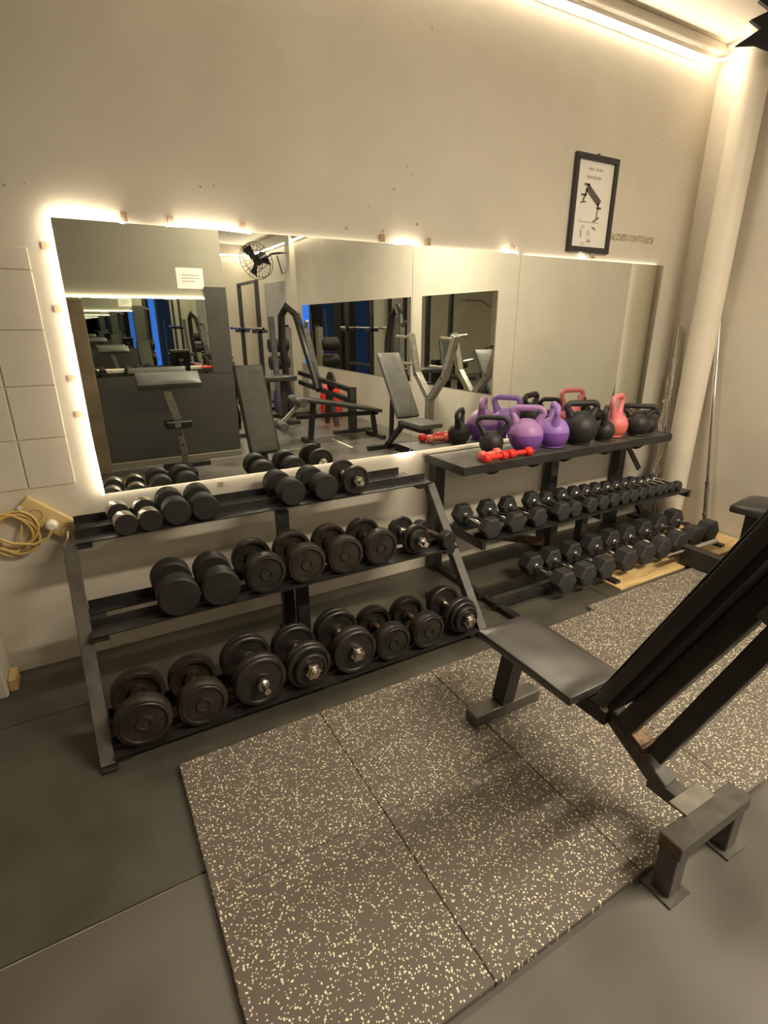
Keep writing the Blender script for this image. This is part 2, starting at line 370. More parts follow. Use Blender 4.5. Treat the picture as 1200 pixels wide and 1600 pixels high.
# strip around the mirror
t = thing('led_strip', 'warm glowing light strip running around the edge of the wall mirror', 'light strip', (1.7, WY - .01, MZ0))
yf = FY - .009
path = [(0.018, yf, MZ0 - .004), (0.010, yf, 1.0), (0.008, yf, 1.4), (0.008, yf, 1.72), (0.014, yf, 1.757), (0.03, yf, 1.772), (0.09, yf, 1.777), (0.17, yf, 1.770), (0.235, yf, 1.757)]
MB().tube(path, .0045, 8).build('lit_tube', LEDM, t)
MB().tube([(0.235, yf, 1.757), (0.27, WY - .005, 1.742)], .0055, 8).build('lit_tube', LEDM, t)
MB().tube([(0.40, yf, 1.754), (0.55, yf, 1.757), (0.68, yf, 1.753), (0.73, yf, 1.751)], .0045, 8).build('lit_tube', LEDM, t)
for a, b in ((0.27, 0.40), (0.73, 2.2), (2.26, 3.42)):
    MB().bar((a, WY - .006, MZ1 - .008), (b, WY - .006, MZ1 - .008), .006, .006).build('tucked_tube', LEDT, t)
for a, b in ((1.42, 1.57), (2.10, 2.20), (2.70, 2.73)):
    MB().tube([(a, yf + .003, MZ1 + .001), ((a + b) / 2, yf, MZ1 + .006), (b, yf + .003, MZ1 + .001)], .004, 8).build('lit_tube', LEDM, t)
MB().bar((0.03, WY - .006, MZ0 + .008), (1.45, WY - .006, MZ0 + .008), .006, .006).build('tucked_tube', LEDB, t)
MB().bar((1.56, WY - .006, MZ0 + .008), (3.2, WY - .006, MZ0 + .008), .006, .006).build('tucked_tube', LEDB, t)
MB().tube([(1.45, WY - .008, MZ0), (1.47, yf, MZ0 - .006), (1.54, yf, MZ0 - .006), (1.56, WY - .008, MZ0)], .005, 8).build('lit_tube', LEDM, t)
for z in (1.66, 1.45, 1.20, 1.06): MB().rect(-.028, .002, WY - .004, WY - .001, z - .012, z + .012).build('clip', TAPE, t)
for x in (0.255, 0.42, 0.70, 1.36, 1.62, 2.17, 2.80): MB().rect(x - .010, x + .012, WY - .016, WY - .001, MZ1 + .004, MZ1 + .038).build('clip', TAPE, t)
for x in (0.50, 1.63): MB().rect(x - .012, x + .012, WY - .004, WY - .001, MZ0 - .045, MZ0 - .022).build('clip', TAPE, t)

# ------------------------------------------------------------------ floor mats (tops at z = 0)
ye = [WY, 2.045, 1.125, .125, -1.0, -2.2, -3.4, -4.6, -5.8, -7.0, BY]
xe = [LX, -1.40, 2.30, WX]
rows = ['along the foot of the mirror wall', 'under the dumbbell rack', 'in front of the racks', 'beside the partition', 'just behind the partition', 'in the middle of the far area', 'under the squat rack', 'further behind the squat rack', 'near the shopfront', 'against the shopfront']
cols = ['far left', 'left', 'right']
for j in range(len(ye) - 1):
    for i in range(len(xe) - 1):
        g = .0025
        o = MB().rect(xe[i] + g, xe[i + 1] - g, ye[j + 1] + g, ye[j] - g, -.012, 0).build('rubber_mat', RUBD if ye[j] < 1.2 else RUB, None, .002)
        tag(o, 'plain dark rubber floor mat, %s one %s' % (cols[i], rows[j]), 'floor mat', 'plain rubber mats')

for o in list(bpy.data.objects):
    if o.name.startswith('rubber_mat') and 'left one in front of the racks' in o.get('label', '') and 'far' not in o['label']:
        up_, lo_ = [], []
        for k in range(40):
            x = -1.39 + 1.46 * k / 39; wdt = .0026 * (1 - .7 * max(0, (x + .2) / .27)) * random.uniform(.6, 1.2); up_.append((x, 1.1222)); lo_.append((x, 1.1222 - wdt))
        MB().prism(lo_ + up_[::-1], -.002, .0006, 'xy').build('worn_edge', TAPEW, o)
# speckled tiles
TX0, TY0, TS, TT = 0.079, 0.530, .5045, .02
for j in range(2):
    for i in range(7):
        x0 = TX0 + TS * i; y0 = TY0 + (.4995 if j else 0)
        x1 = min(x0 + TS, WX - .01); y1 = y0 + .4995
        if j == 1 and i >= 4: y1 += .045
        if i >= 4: 
            if j == 1: pass
        o = MB().rect(x0 + .0008, x1 - .0008, y0 + .0008, y1 - .0008, 0.0003, TT).build('speckled_tile', MATS['speckle'], None, .0025)
        tag(o, 'cream flecked black rubber tile, %s from the left in the %s row' % (ORD[i], 'back' if j else 'front'), 'floor tile', 'flecked rubber tiles')
# wooden boards on the floor at the right
wd = thing('wooden_platform', 'yellow pine boards on the floor below the hex dumbbells', 'platform', (3.05, 1.85, 0))
for k, (a, b) in enumerate(((1.612, 1.70), (1.703, 1.80), (1.803, 1.90), (1.903, 2.00), (2.003, 2.10))):
    MB().rect(2.415 + .001 * k, WX - .015, a, b, 0, .014).build('plank', MATS['pine'], wd, .002)

# ================================================================== RACKS
def angle_rail(name, parent, x0, x1, y0, z, wd_, hh, m=STEEL):   # flange lies forward of the upstand
    r = MB(); r.rect(x0, x1, y0, y0 + wd_, z - .005, z); r.rect(x0, x1, y0 + wd_ - .005, y0 + wd_, z, z + hh)
    return r.build(name, m, parent)
# ---- left rack
ra = thing('dumbbell_rack', 'black steel three tier rack holding the round dumbbells below the mirror', 'rack', (0.67, 1.9, 0))
RAX0, RAX1 = -0.105, 1.475
TIER = {1: (2.105, .640), 2: (1.865, .375), 3: (1.640, .036)}
for n_, (y0, z) in TIER.items():
    angle_rail('front_rail', ra, RAX0, RAX1 - (.0 if n_ > 1 else .0), y0, z, .078, .030)
    angle_rail('back_rail', ra, RAX0, RAX1 - (.06 if n_ == 1 else 0), y0 + .180, z, .055, .032)
for x, s in ((RAX0 - .020, 1), (RAX1 + .0, -1)):
    m = WORN if s == 1 else GREYST
    MB().bar((x, 1.655, 0.006), (x, 2.135, .620), .042, .045, (1, 0, 0)).build('upright', m, ra, .002)
    for n_, (y0, z) in TIER.items():
        xx = x + s * .045
        MB().rect(xx - .028, xx + .028, y0 + .012, y0 + .245, z - .030, z - .006).build('cross_arm', STEEL, ra)
    MB().rect(x - .02, x + .03 * s + .0, 1.62, 1.70 if s == 1 else 2.10, 0.0, .014 if s == 1 else .03).build('foot', STEEL, ra, .002)
for x, y in ((.700, 2.165), (.735, 2.06)):
    MB().rect(x - .026, x + .026, y - .02, y + .02, 0, (.61 if y > 2.1 else .345)).build('centre_post', STEEL, ra)
MB().rect(.66, .74, 1.66, 2.20, 0.0, .03).build('foot', STEEL, ra)
# ---- right rack
rb = thing('kettlebell_rack', 'black steel rack with flat kettlebell shelf over two hex dumbbell tiers', 'rack', (2.5, 2.1, 0))
SX_0, SX_1, SY0, SZ = 1.640, 3.345, 2.062, .700
MB().rect(SX_0, SX_1, SY0, 2.395, SZ - .006, SZ).build('shelf', GREYST, rb)
MB().rect(SX_0, SX_1, SY0 - .006, SY0, SZ - .042, SZ + .002).build('shelf_lip', STEEL, rb)
MB().rect(SX_0, SX_1, 2.395, 2.401, SZ - .042, SZ + .004).build('shelf_lip', STEEL, rb)
MB().rect(SX_0 - .005, SX_0, SY0 - .006, 2.401, SZ - .042, SZ + .003).build('shelf_end', STEEL, rb)
MB().rect(SX_1, SX_1 + .005, SY0 - .006, 2.401, SZ - .042, SZ + .003).build('shelf_end', STEEL, rb)
for x in (1.86, 2.16, 2.41, 2.76, 3.06): MB().prism([(SY0, SZ - .043), (2.39, SZ - .043), (2.39, SZ - .07), (SY0 + .03, SZ - .07)], x - .02, x + .02, 'yz').build('shelf_bearer', STEEL, rb)
for x in (1.69, 2.60, 3.265): MB().rect(x - .032, x + .032, 2.335, 2.393, 0, SZ - .043).build('back_post', STEEL, rb)
MB().bar((3.29, 2.36, .62), (3.42, 2.30, .40), .035, .012, (0, 1, 0)).build('brace', STEEL, rb)
HT2Y, HT2Z = 1.935, .325
angle_rail('front_rail', rb, 1.690, 3.49, HT2Y, HT2Z, .085, .022); angle_rail('back_rail', rb, 1.690, 3.49, HT2Y + .19, HT2Z, .085, .022)
for x in (1.700, 2.60, 3.475): MB().rect(x - .012, x + .012, HT2Y + .005, 2.335, HT2Z - .045, HT2Z - .006).build('cross_arm', STEEL, rb)
for x in (2.30, 2.56): MB().rect(x - .026, x + .026, 2.02, 2.07, (.0145 if x > 2.4 else 0), HT2Z - .046).build('front_post', STEEL, rb)
MB().bar((3.30, 2.30, .33), (3.38, 2.20, .10), .03, .03, (0, 1, 0)).build('brace', STEEL, rb)
HT3Y, HT3Z = 1.785, .050
for y in (HT3Y, HT3Y + .125): 
    MB().rect(1.66, 3.50, y, y + .035, .014, HT3Z).build('floor_rail', STEEL, rb)
for x in (1.70, 2.45, 3.48): MB().rect(x - .02, x + .02, 1.66, 2.36, (.0145 if x > 2.4 else 0), .030).build('foot', STEEL, rb)
MB().bar((2.05, 2.33, .16), (2.30, 2.05, .155), .02, .05).build('tie_bar', RUST, rb)

# ================================================================== DUMBBELLS
def lathe_y(prof, n=28, z=0.0, phase=0.0): return lambda: MB().lathe(prof, n, Matrix.Translation((0, 0, z)) @ RY, phase)
def seat(t, x, y, z, yaw): t.location = (x, y, z); t.rotation_euler = (0, 0, yaw)
def db_rubber(label, x, yfront, zb, R, L, hl, yaw=0, group=None):
    t = thing('round_dumbbell', label, 'dumbbell', group=group)
    c = min(.006, R * .12)
    prof = [(0, -hl / 2), (R - c, -hl / 2), (R, -hl / 2 + c), (R, hl / 2 - c), (R - c, hl / 2), (0, hl / 2)]
    for s in (-1, 1): part('head', ('rub', R, hl), lathe_y(prof), RBLACK, t, loc=(0, s * (L - hl) / 2, R))
    part('handle', ('rubh', L, hl), lathe_y([(.012, -L / 2 + hl), (.015, 0), (.012, L / 2 - hl)], 14), RUST, t, loc=(0, 0, R))
    seat(t, x, yfront + L / 2, zb, yaw); return t
def db_chrome(label, x, yfront, zb, R, L, hl, yaw=0, group=None):
    t = thing('chrome_dumbbell', label, 'dumbbell', group=group)
    for s in (-1, 1):
        h = part('head', ('chd', R, hl), lathe_y([(0, -hl / 2), (R * .96, -hl / 2), (R, -hl / 2 + .003), (R, hl / 2 - .003), (R * .96, hl / 2), (0, hl / 2)]), DCHROME, t, loc=(0, s * (L - hl) / 2, R))
        for q in (-1, 1): part('end_cap', ('chc', R, q), lathe_y([(0, -.003), (R * .93, -.003), (R * .95, 0), (R * .93, .003), (0, .003)]), RBLACK, h, loc=(0, q * (hl / 2 + .001), 0))
    part('handle', ('chh', L), lathe_y([(.010, -L / 2 + hl), (.013, 0), (.010, L / 2 - hl)], 14), DCHROME, t, loc=(0, 0, R))
    seat(t, x, yfront + L / 2, zb, yaw); return t
def db_cast(label, x, yfront, zb, R, L, hl, yaw=0, group=None, m=IRON):
    t = thing('cast_dumbbell', label, 'dumbbell', group=group)
    o = hl / 2
    prof = [(0, -o + .005), (.20 * R, -o + .005), (.22 * R, -o), (.29 * R, -o), (.31 * R, -o + .006), (.76 * R, -o + .007), (.80 * R, -o), (.84 * R, -o), (.87 * R, -o + .003), (.95 * R, -o + .004), (R, -o + .012),
            (R, o - .006), (.96 * R, o), (.82 * R, o), (.78 * R, o - .014), (.40 * R, o - .014), (.36 * R, o), (.22 * R, o), (.22 * R, o - .002), (0, o - .002)]
    for s in (-1, 1): part('head', ('cast', R, hl), lathe_y(prof, 32), m, t, loc=(0, s * (L / 2 - o), R), rot=(0, 0, 0 if s < 0 else PI))
    part('handle', ('casth', L, hl), lathe_y([(.016, -L / 2 + hl), (.0125, -L / 4 + hl / 2), (.0155, 0), (.0125, L / 4 - hl / 2), (.016, L / 2 - hl)], 14), RUST, t, loc=(0, 0, R))
    seat(t, x, yfront + L / 2, zb, yaw); return t
def db_plates(label, x, yfront, zb, plates, L, grip, yaw=0, group=None, collar='star', m=IRON, bar=CHROME):
    t = thing('plate_dumbbell', label, 'dumbbell', group=group); R = max(p[0] for p in plates)
    part('bar', ('pbar', L, grip), lathe_y([(0, -L / 2), (.0125, -L / 2), (.0125, -grip / 2), (.015, -grip / 2), (.015, -grip / 4), (.016, 0), (.015, grip / 4), (.015, grip / 2), (.0125, grip / 2), (.0125, L / 2), (0, L / 2)], 16), bar, t, loc=(0, 0, R))
    for s in (-1, 1):
        y = grip / 2
        part('inner_collar', ('icol',), lathe_y([(0, -.006), (.022, -.006), (.022, .006), (0, .006)], 18), bar, t, loc=(0, s * (y - .006), R))
        for (r, th) in plates:
            h = th / 2
            prof = [(.013, -h), (.34 * r, -h), (.37 * r, -h + .004), (.80 * r, -h + .005), (.84 * r, -h), (.95 * r, -h), (r, -h + .004), (r, h - .004), (.95 * r, h), (.84 * r, h), (.80 * r, h - .005), (.37 * r, h - .004), (.34 * r, h), (.013, h), (.013, -h)]
            part('plate', ('plate', r, th), lathe_y(prof, 32), m, t, loc=(0, s * (y + h), R)); y += th + .001
        if collar == 'star':
            def star():
                b = MB(); n = 12; pts = [((.034 if k % 2 == 0 else .026) * math.cos(2 * PI * k / n), (.034 if k % 2 == 0 else .026) * math.sin(2 * PI * k / n)) for k in range(n)]
                b.prism(pts, -.009, .009); b.lathe([(.022, .009), (.020, .020), (.013, .020)], 16, Matrix.Rotation(PI / 2, 4, 'X')); return b
            part('star_collar', ('star', s), star, DCHROME, t, loc=(0, s * (y + .010), R), bevel=.001)
        else:
            part('spin_collar', ('spin',), lathe_y([(0, -.014), (.018, -.014), (.024, -.008), (.024, .008), (.018, .014), (0, .014)], 18), bar, t, loc=(0, s * (y + .015), R))
    seat(t, x, yfront + L / 2, zb, yaw); return t
def db_hex(label, x, yc, zb, r, L, hl, yaw=0, group=None):
    t = thing('hex_dumbbell', label, 'dumbbell', group=group); ap = r * math.cos(PI / 6); c = .008
    prof = [(0, -hl / 2 - .001), (r * .84, -hl / 2), (r, -hl / 2 + c), (r, hl / 2 - c), (r * .84, hl / 2), (0, hl / 2 + .001)]
    for s in (-1, 1): part('head', ('hex', r, hl), lathe_y(prof, 6), HEXR, t, loc=(0, s * (L - hl) / 2, ap), bevel=.0015, smooth=False)
    g = L / 2 - hl
    part('handle', ('hexh', L, hl), lathe_y([(.017, -g), (.017, -g + .006), (.0125, -g + .010), (.0125, -g * .72), (.0165, -g * .5), (.018, 0), (.0165, g * .5), (.0125, g * .72), (.0125, g - .010), (.017, g - .006), (.017, g)], 16), CHROME, t, loc=(0, 0, ap))
    seat(t, x, yc, zb, yaw); return t
rd = lambda a: random.uniform(-a, a)
y1, z1 = TIER[1]; y2, z2 = TIER[2]; y3, z3 = TIER[3]
G1, G2, G3 = 'round dumbbells on the top tier', 'round dumbbells on the middle tier', 'round dumbbells on the bottom tier'
db_chrome('smallest chrome drum dumbbell, leftmost on the top tier of the left rack', .062, y1 - .006, z1, .043, .205, .052, .10, G1)
db_chrome('small chrome drum dumbbell, second from left on the top tier', .155, y1 - .006, z1, .044, .205, .052, .03, G1)
db_rubber('black round rubber dumbbell on the top tier right of the two chrome ones', .256, y1, z1, .055, .215, .066, .03, G1)
db_rubber('black round rubber dumbbell, fourth from left on the top tier beside the gap', .368, y1, z1, .055, .215, .066, -.02, G1)
db_rubber('black round rubber dumbbell just right of the gap on the top tier', .733, y1 - .004, z1, .060, .225, .070, .06, G1)
db_rubber('black round rubber dumbbell next to the chrome collared one on the top tier', .893, y1 - .004, z1, .060, .225, .070, .04, G1)
db_plates('plate dumbbell with long chrome collar, rightmost on the top tier', 1.052, y1 - .045, z1, [(.068, .028)], .275, .11, .02, G1, 'spin')
db_rubber('large smooth black dumbbell, leftmost on the middle tier of the left rack', .194, y2 - .004, z2, .076, .225, .070, .0, G2)
db_rubber('smooth black dumbbell, second from left on the middle tier', .349, y2 - .004, z2, .073, .225, .068, -.02, G2)
for i, x in enumerate((.524, .700, .878, 1.052)):
    db_cast('ring faced cast iron dumbbell, %s of four on the middle tier' % ORD[i], x, y2 + .006, z2, (.084, .085, .084, .083)[i], .222, .052, rd(.03), G2, IRONB if i in (1, 2) else IRON)
db_plates('plate dumbbell with bright chrome bar near the right end of the middle tier', 1.250, y2 - .040, z2, [(.072, .024), (.054, .022)], .30, .10, .05, G2, 'spin')
db_rubber('small black dumbbell with rusty handle, rightmost on the middle tier', 1.398, y2 - .006, z2, .044, .235, .050, .16, G2)
db_cast('ring faced cast iron dumbbell, leftmost on the bottom tier beside the upright', .004, y3 + .004, z3, .092, .225, .056, .0, G3, IRONB)
db_cast('ring faced cast iron dumbbell, second from left on the bottom tier', .196, y3 + .004, z3, .088, .225, .056, .02, G3, IRONB)
db_plates('heavy plate dumbbell with bare chrome bar end poking out, bottom tier', .405, y3 - .055, z3, [(.101, .030), (.099, .024)], .345, .105, .05, G3, 'spin', bar=DCHROME)
db_plates('plate dumbbell with star collar beside the bare bar end one, bottom tier', .602, y3 - .040, z3, [(.094, .026), (.092, .024), (.066, .018)], .315, .105, .02, G3, 'star', bar=DCHROME)
db_plates('two plate dumbbell with pale star collar near the middle of the bottom tier', .803, y3 - .022, z3, [(.097, .030), (.096, .028)], .295, .115, .0, G3, 'star', bar=DCHROME)
db_cast('ring faced cast iron dumbbell left of its twin on the bottom tier', .982, y3 + .002, z3, .083, .225, .056, .0, G3)
db_cast('ring faced cast iron dumbbell right of its twin on the bottom tier', 1.160, y3 + .002, z3, .083, .225, .056, .02, G3)
db_plates('stepped three plate dumbbell with star collar, rightmost on the bottom tier', 1.362, y3 - .030, z3, [(.086, .026), (.076, .024), (.062, .020)], .30, .10, .03, G3, 'star', bar=DCHROME)

HX = [1.765, 1.940, 2.100, 2.288, 2.402, 2.535, 2.645, 2.745, 2.845, 2.937, 3.026, 3.114, 3.200, 3.276, 3.348, 3.418]
HR = [.064, .062, .060, .060, .052, .052, .050, .048, .047, .044, .043, .043, .041, .034, .034, .034]
for i, (x, r) in enumerate(zip(HX, HR)):
    db_hex('black hex dumbbell with chrome grip, %s from the left on the upper hex tier' % ORD[i], x, 2.098, HT2Z, r, .16 + 2.3 * r, .026 + .55 * r, rd(.03), 'hex dumbbells on the upper tier')
HX3 = [2.065, 2.220, 2.385, 2.575, 2.740, 2.900, 3.065, 3.232, 3.405]
HR3 = [.068, .068, .070, .072, .072, .072, .074, .076, .078]
for i, (x, r) in enumerate(zip(HX3, HR3)):
    db_hex('large black hex dumbbell, %s from the left on the floor level tier' % ORD[i], x, 1.838 + .003 * i, HT3Z, r, .325, .084, rd(.04), 'hex dumbbells on the floor level tier')

# ================================================================== KETTLEBELLS
def kettlebell(label, x, y, r, h, hw, yaw, m_low, m_up, m_h, tr=.016, two=False):
    t = thing('kettlebell', label, 'kettlebell', group='kettlebells on the shelf')
    zc = r * .90; zs_ = zc + r * .12
    low = [(0, 0), (r * .60, 0), (r * .70, .006)]; n = 9
    a0 = math.asin((.012 - zc) / r) if zc - .012 < r else -1.2
    a1 = math.asin((zs_ - zc) / r)
    for k in range(n + 1):
        a = a0 + (a1 - a0) * k / n; low.append((r * math.cos(a), zc + r * math.sin(a)))
    up = []
    for k in range(n + 1):
        a = a1 + (1.25 - a1) * k / n; up.append((r * math.cos(a) * (.985 if two else 1), zc + r * math.sin(a)))
    up.append((0, zc + r * .955))
    if two:
        low.append((r * .9, zs_ + .001)); low.append((0, zs_ + .001)); up = [(0, zs_ - .002), (up[0][0], zs_ - .002)] + up
        MB().lathe(low, 32).build('body', m_low, t); MB().lathe(up, 32).build('upper_shell', m_up, t)
    else: MB().lathe(low + up, 32).build('body', m_low, t)
    zt = h - tr; pts = []; bx = min(r * .62, hw * .92); zb = zc + r * .66
    pts.append((-bx * .92, 0, zb - r * .12)); pts.append((-bx - (hw - bx) * .25, 0, zb + (zt - zb) * .25)); pts.append((-bx - (hw - bx) * .75, 0, zb + (zt - zb) * .58))
    cr = min(.032, (zt - zb) * .42)
    for k in range(6):
        a = PI - (PI / 2) * k / 5; pts.append((-hw + cr + cr * math.cos(a), 0, zt - cr + cr * math.sin(a)))
    pts += [(-p[0], 0, p[2]) for p in pts[::-1]]
    rr = [tr * (1.6 if i in (0, len(pts) - 1) else 1.3 if i in (1, len(pts) - 2) else 1.0) for i in range(len(pts))]
    MB().tube(pts, rr, 12).build('handle', m_h, t)
    t.location = (x, y, SZ); t.rotation_euler = (0, 0, yaw)
    return t
D_ = math.radians
kettlebell('small black kettlebell with wide handle, leftmost on the shelf', 1.972, 2.250, .068, .215, .083, D_(-40), KBK, KBK, KBK, .014)
ka = kettlebell('two tone purple kettlebell with its handle facing the camera', 2.187, 2.205, .098, .262, .088, D_(-44), PUR_D, PUR_L, PUR_L, .0185, True)
kettlebell('deep violet kettlebell with its handle turned edge on', 2.392, 2.195, .094, .262, .084, D_(52), PUR_D, PUR_S, PUR_S, .0185, True)
kettlebell('largest black kettlebell with thick handle right of the violet one', 2.605, 2.185, .104, .262, .098, D_(-22), KBK, KBK, KBK, .019)
kettlebell('narrow black kettlebell between the largest black and the pink one', 2.805, 2.170, .068, .215, .066, D_(35), KBK, KBK, KBK, .015)
kettlebell('pink kettlebell with coral base and turned handle', 2.965, 2.215, .082, .272, .080, D_(18), PINK_D, PINK_L, PINK_L, .0165, True)
kettlebell('squat black kettlebell with wide handle right of the pink one', 3.128, 2.165, .080, .205, .096, D_(-50), KBK, KBK, KBK, .017)
kettlebell('smallest black kettlebell at the right end of the shelf', 3.270, 2.190, .056, .150, .062, D_(-38), KBK, KBK, KBK, .012)
# pale mark on the purple one
mk = MB()
for i, dx in enumerate((-.011, -.005, .001, .007)): mk.box((dx, -.0975, .046 + .001 * (i % 2)), (.0042, .002, .009 if i % 2 == 0 else .007))
ko = mk.build('weight_mark', WHITEP, None); ko.parent = ka; ko.location = (0, 0, 0); ko.rotation_euler = (0, 0, D_(-8))
def mini(label, a, b, m, zb=SZ):
    a, b = Vector((*a, 0)), Vector((*b, 0)); t = thing('mini_dumbbell', label, 'dumbbell', ((a + b) / 2 + Vector((0, 0, zb))), 'small vinyl dumbbells on the shelf')
    d = (b - a); L = d.length; t.rotation_euler = (0, 0, math.atan2(d.y, d.x) - PI / 2); r = .026
    for s in (-1, 1): part('head', ('mini', r), lathe_y([(0, -.021), (r * .75, -.021), (r, -.012), (r, .012), (r * .75, .021), (0, .021)], 8, phase=PI / 8), m, t, loc=(0, s * (L / 2 - .021), r * .925), bevel=.002)
    part('handle', ('minih', round(L, 3)), lathe_y([(.012, -L / 2 + .04), (.0145, 0), (.012, L / 2 - .04)], 14), m, t, loc=(0, 0, r * .925))
mini('pale coral mini dumbbell behind the two red ones on the shelf', (1.808, 2.150), (1.965, 2.172), CORAL)
mini('red mini dumbbell, left of the two on the shelf edge', (1.788, 2.092), (1.955, 2.100), RED)
mini('red mini dumbbell, right of the two on the shelf edge', (1.972, 2.106), (2.135, 2.098), RED)

# ================================================================== FOREGROUND BENCH
bn = thing('incline_bench', 'black incline bench with raised backrest in the right foreground', 'bench', (1.21, .85, TT))
BX = 1.205
# seat pad: slightly domed and wrinkled
def pad(name, m, parent, x0, x1, L, W, H, M, crown=.006, nx=6, ny=10, bev=.004):
    b = MB(); vs = []; fs = []
    prof = []
    for j in range(ny + 1):
        v = j / ny
        for i in range(nx + 1):
            u = i / nx; ed = min(u, 1 - u, v * L / W, (1 - v) * L / W)
            z = H - (.010 if ed <= 0 else 0) + crown * (math.sin(PI * u) * math.sin(PI * v)) + (.002 * math.sin(v * 14 + u * 5) if ed > 0 else 0)
            vs.append(Vector(((u - .5) * W, (v - .5) * L, z)))
    n = (nx + 1) * (ny + 1)
    for j in range(ny):
        for i in range(nx):
            a = j * (nx + 1) + i; fs.append((a, a + 1, a + nx + 2, a + nx + 1))
    loop = [i for i in range(nx + 1)] + [j * (nx + 1) + nx for j in range(1, ny + 1)] + [ny * (nx + 1) + i for i in range(nx - 1, -1, -1)] + [j * (nx + 1) for j in range(ny - 1, 0, -1)]
    low = []
    for k in loop: low.append(len(vs)); p = vs[k]; vs.append(Vector((p.x, p.y, 0)))
    for k in range(len(loop)):
        k2 = (k + 1) % len(loop); fs.append((loop[k], low[k], low[k2], loop[k2]))
    fs.append(tuple(low[::-1]))
    b.add([M @ v for v in vs], fs)
    return b.build(name, m, parent, bevel=bev, seg=2)
SEATV = mat('glossy_seat_vinyl', (0.050, 0.047, 0.043), 0.34, bump=0.5, bscale=5, coat=0.7)
SEATV.node_tree.nodes['Principled BSDF'].inputs['Coat Roughness'].default_value = 0.28
pad('seat', SEATV, bn, 0, 0, .415, .232, .040, Matrix.Translation((1.198, 1.030, .348)), .004)
MB().rect(1.13, 1.27, .84, 1.20, .333, .3475).build('seat_board', STEEL, bn)
fb = MB().rect(1.036, 1.350, 1.165, 1.225, TT, .070).build('front_foot', WORN, bn, .004)
MB().bar((BX - .02, 1.195, .070), (BX - .02, 1.150, .335), .060, .060, (0, 1, 0)).build('front_leg', STEEL, bn, .003)
MB().bar((BX, 1.18, .305), (BX, .77, .305), .055, .055).build('seat_beam', STEEL, bn, .003)
MB().bar((1.235, .800, .310), (1.250, .600, .170), .055, .050).build('base_beam', GREYST, bn, .003)
MB().rect(1.185, 1.312, .503, .552, .1865, .1945).build('joining_plate', SILVER, bn, .001)
MB().rect(1.222, 1.278, .548, .640, .1450, .1875).build('beam_end', GREYST, bn, .002)
MB().bar((1.236, .72, .285), (1.243, .655, .245), .062, .028).build('stop_bracket', RUST, bn, .002)
MB().rect(1.090, 1.404, .452, .513, .142, .186).build('rear_foot_bar', WORN, bn, .003)
for x, dx_ in ((1.0898, -1), (1.4042, 1)): MB().rect(x - .0004, x + .0004, .460, .505, .149, .178).build('open_end', RUST, bn)
for x in (1.118, 1.376):
    MB().bar((x, .483, .006), (x, .483, .141), .05, .05, (0, 1, 0)).build('rear_leg', GREYST, bn, .003)
    MB().rect(x - .042, x + .042, .440, .526, 0.0, .006).build('foot_plate', WORN, bn)
# backrest: hinge at y=.755 z=.43, leaning away from the mirror
hy, hz, ty, tz = .765, .425, .455, 1.085
d = Vector((0, ty - hy, tz - hz)); Lb = d.length; d.normalize(); nrm = Vector((0, d.z, -d.y))
nrm = Vector((0, abs(d.z), abs(d.y)))
Mb = Matrix(((1, 0, 0, 0), (0, d.y, nrm.y, 0), (0, d.z, nrm.z, 0), (0, 0, 0, 1)))
mid = Vector((BX + .01, (hy + ty) / 2, (hz + tz) / 2)) - nrm * .045
pad('backrest', VINYL, bn, 0, 0, Lb, .245, .045, Matrix.Translation(mid) @ Mb, .004)
pad('worn_cover', VINYLG, bn, 0, 0, Lb - .03, .215, .006, Matrix.Translation(mid + nrm * .0452) @ Mb, .001)  # grey layer paints the strong light on the black backrest's front
MB().bar(mid - d * (Lb / 2 - .01) - nrm * .009, mid + d * (Lb / 2 - .01) - nrm * .009, .225, .016, nrm).build('back_board', BLACKF, bn)
a = mid - d * (Lb / 2 + .10) - nrm * .045; b_ = mid + d * (Lb / 2 - .10) - nrm * .045
MB().bar(a, b_, .055, .055, nrm).build('back_beam', STEEL, bn, .003)
MB().bar((1.245, .635, .255), (1.250, .395, .870), .050, .050, (1, 0, 0)).build('support_strut', STEEL, bn, .003)
MB().bar(mid + d * .13 - nrm * .06, mid + d * .13 - nrm * .10, .07, .05, d).build('strut_hinge', GREYST, bn, .002)
MB().cyl((1.17, .772, .345), (1.28, .772, .345), .014, 14).build('hinge_pin', DCHROME, bn)
MB().cyl((1.20, .66, .268), (1.29, .66, .268), .010, 12).build('adjust_pin', RUST, bn)

# ================================================================== RIGHT CORNER
t = thing('drain_pipe', 'thick cream painted pipe standing in the right corner', 'pipe', (3.632, 2.150, 0))
MB().tube([(3.632, 2.150, 0), (3.632, 2.150, .6), (3.630, 2.142, 1.6), (3.628, 2.138, CZ)], .082, 28).build('pipe_body', PVC, t)
MB().lathe([(.0825, 0), (.0845, .003), (.0845, .05), (.0825, .053)], 28, Matrix.Translation((3.632, 2.150, .22))).build('pipe_joint', PVC, t)
def barbell(label, pts, r, sleeves, m=CHROME, ms=DCHROME, collars=()):
    t = thing('curl_bar' if len(pts) > 2 else 'barbell', label, 'barbell', pts[0], 'bars leaning in the corner')
    MB().tube(pts, r, 12).build('shaft', m, t)
    for a, b, rr in sleeves: MB().cyl(a, b, rr, 16).build('sleeve', ms, t)
    for a, b, rr in collars: MB().cyl(a, b, rr, 16).build('collar', m, t)
    return t
lp = lambda a, b, s: tuple(a[i] + (b[i] - a[i]) * s for i in range(3))
A0, A1 = (3.585, 2.235, 0.002), (3.685, 2.345, 1.372)
barbell('straight chrome bar leaning behind the pipe at the mirror edge', [A0, A1], .0145, [(lp(A0, A1, .84), A1, .014), (A0, lp(A0, A1, .10), .014)], collars=[(lp(A0, A1, .825), lp(A0, A1, .84), .022)])
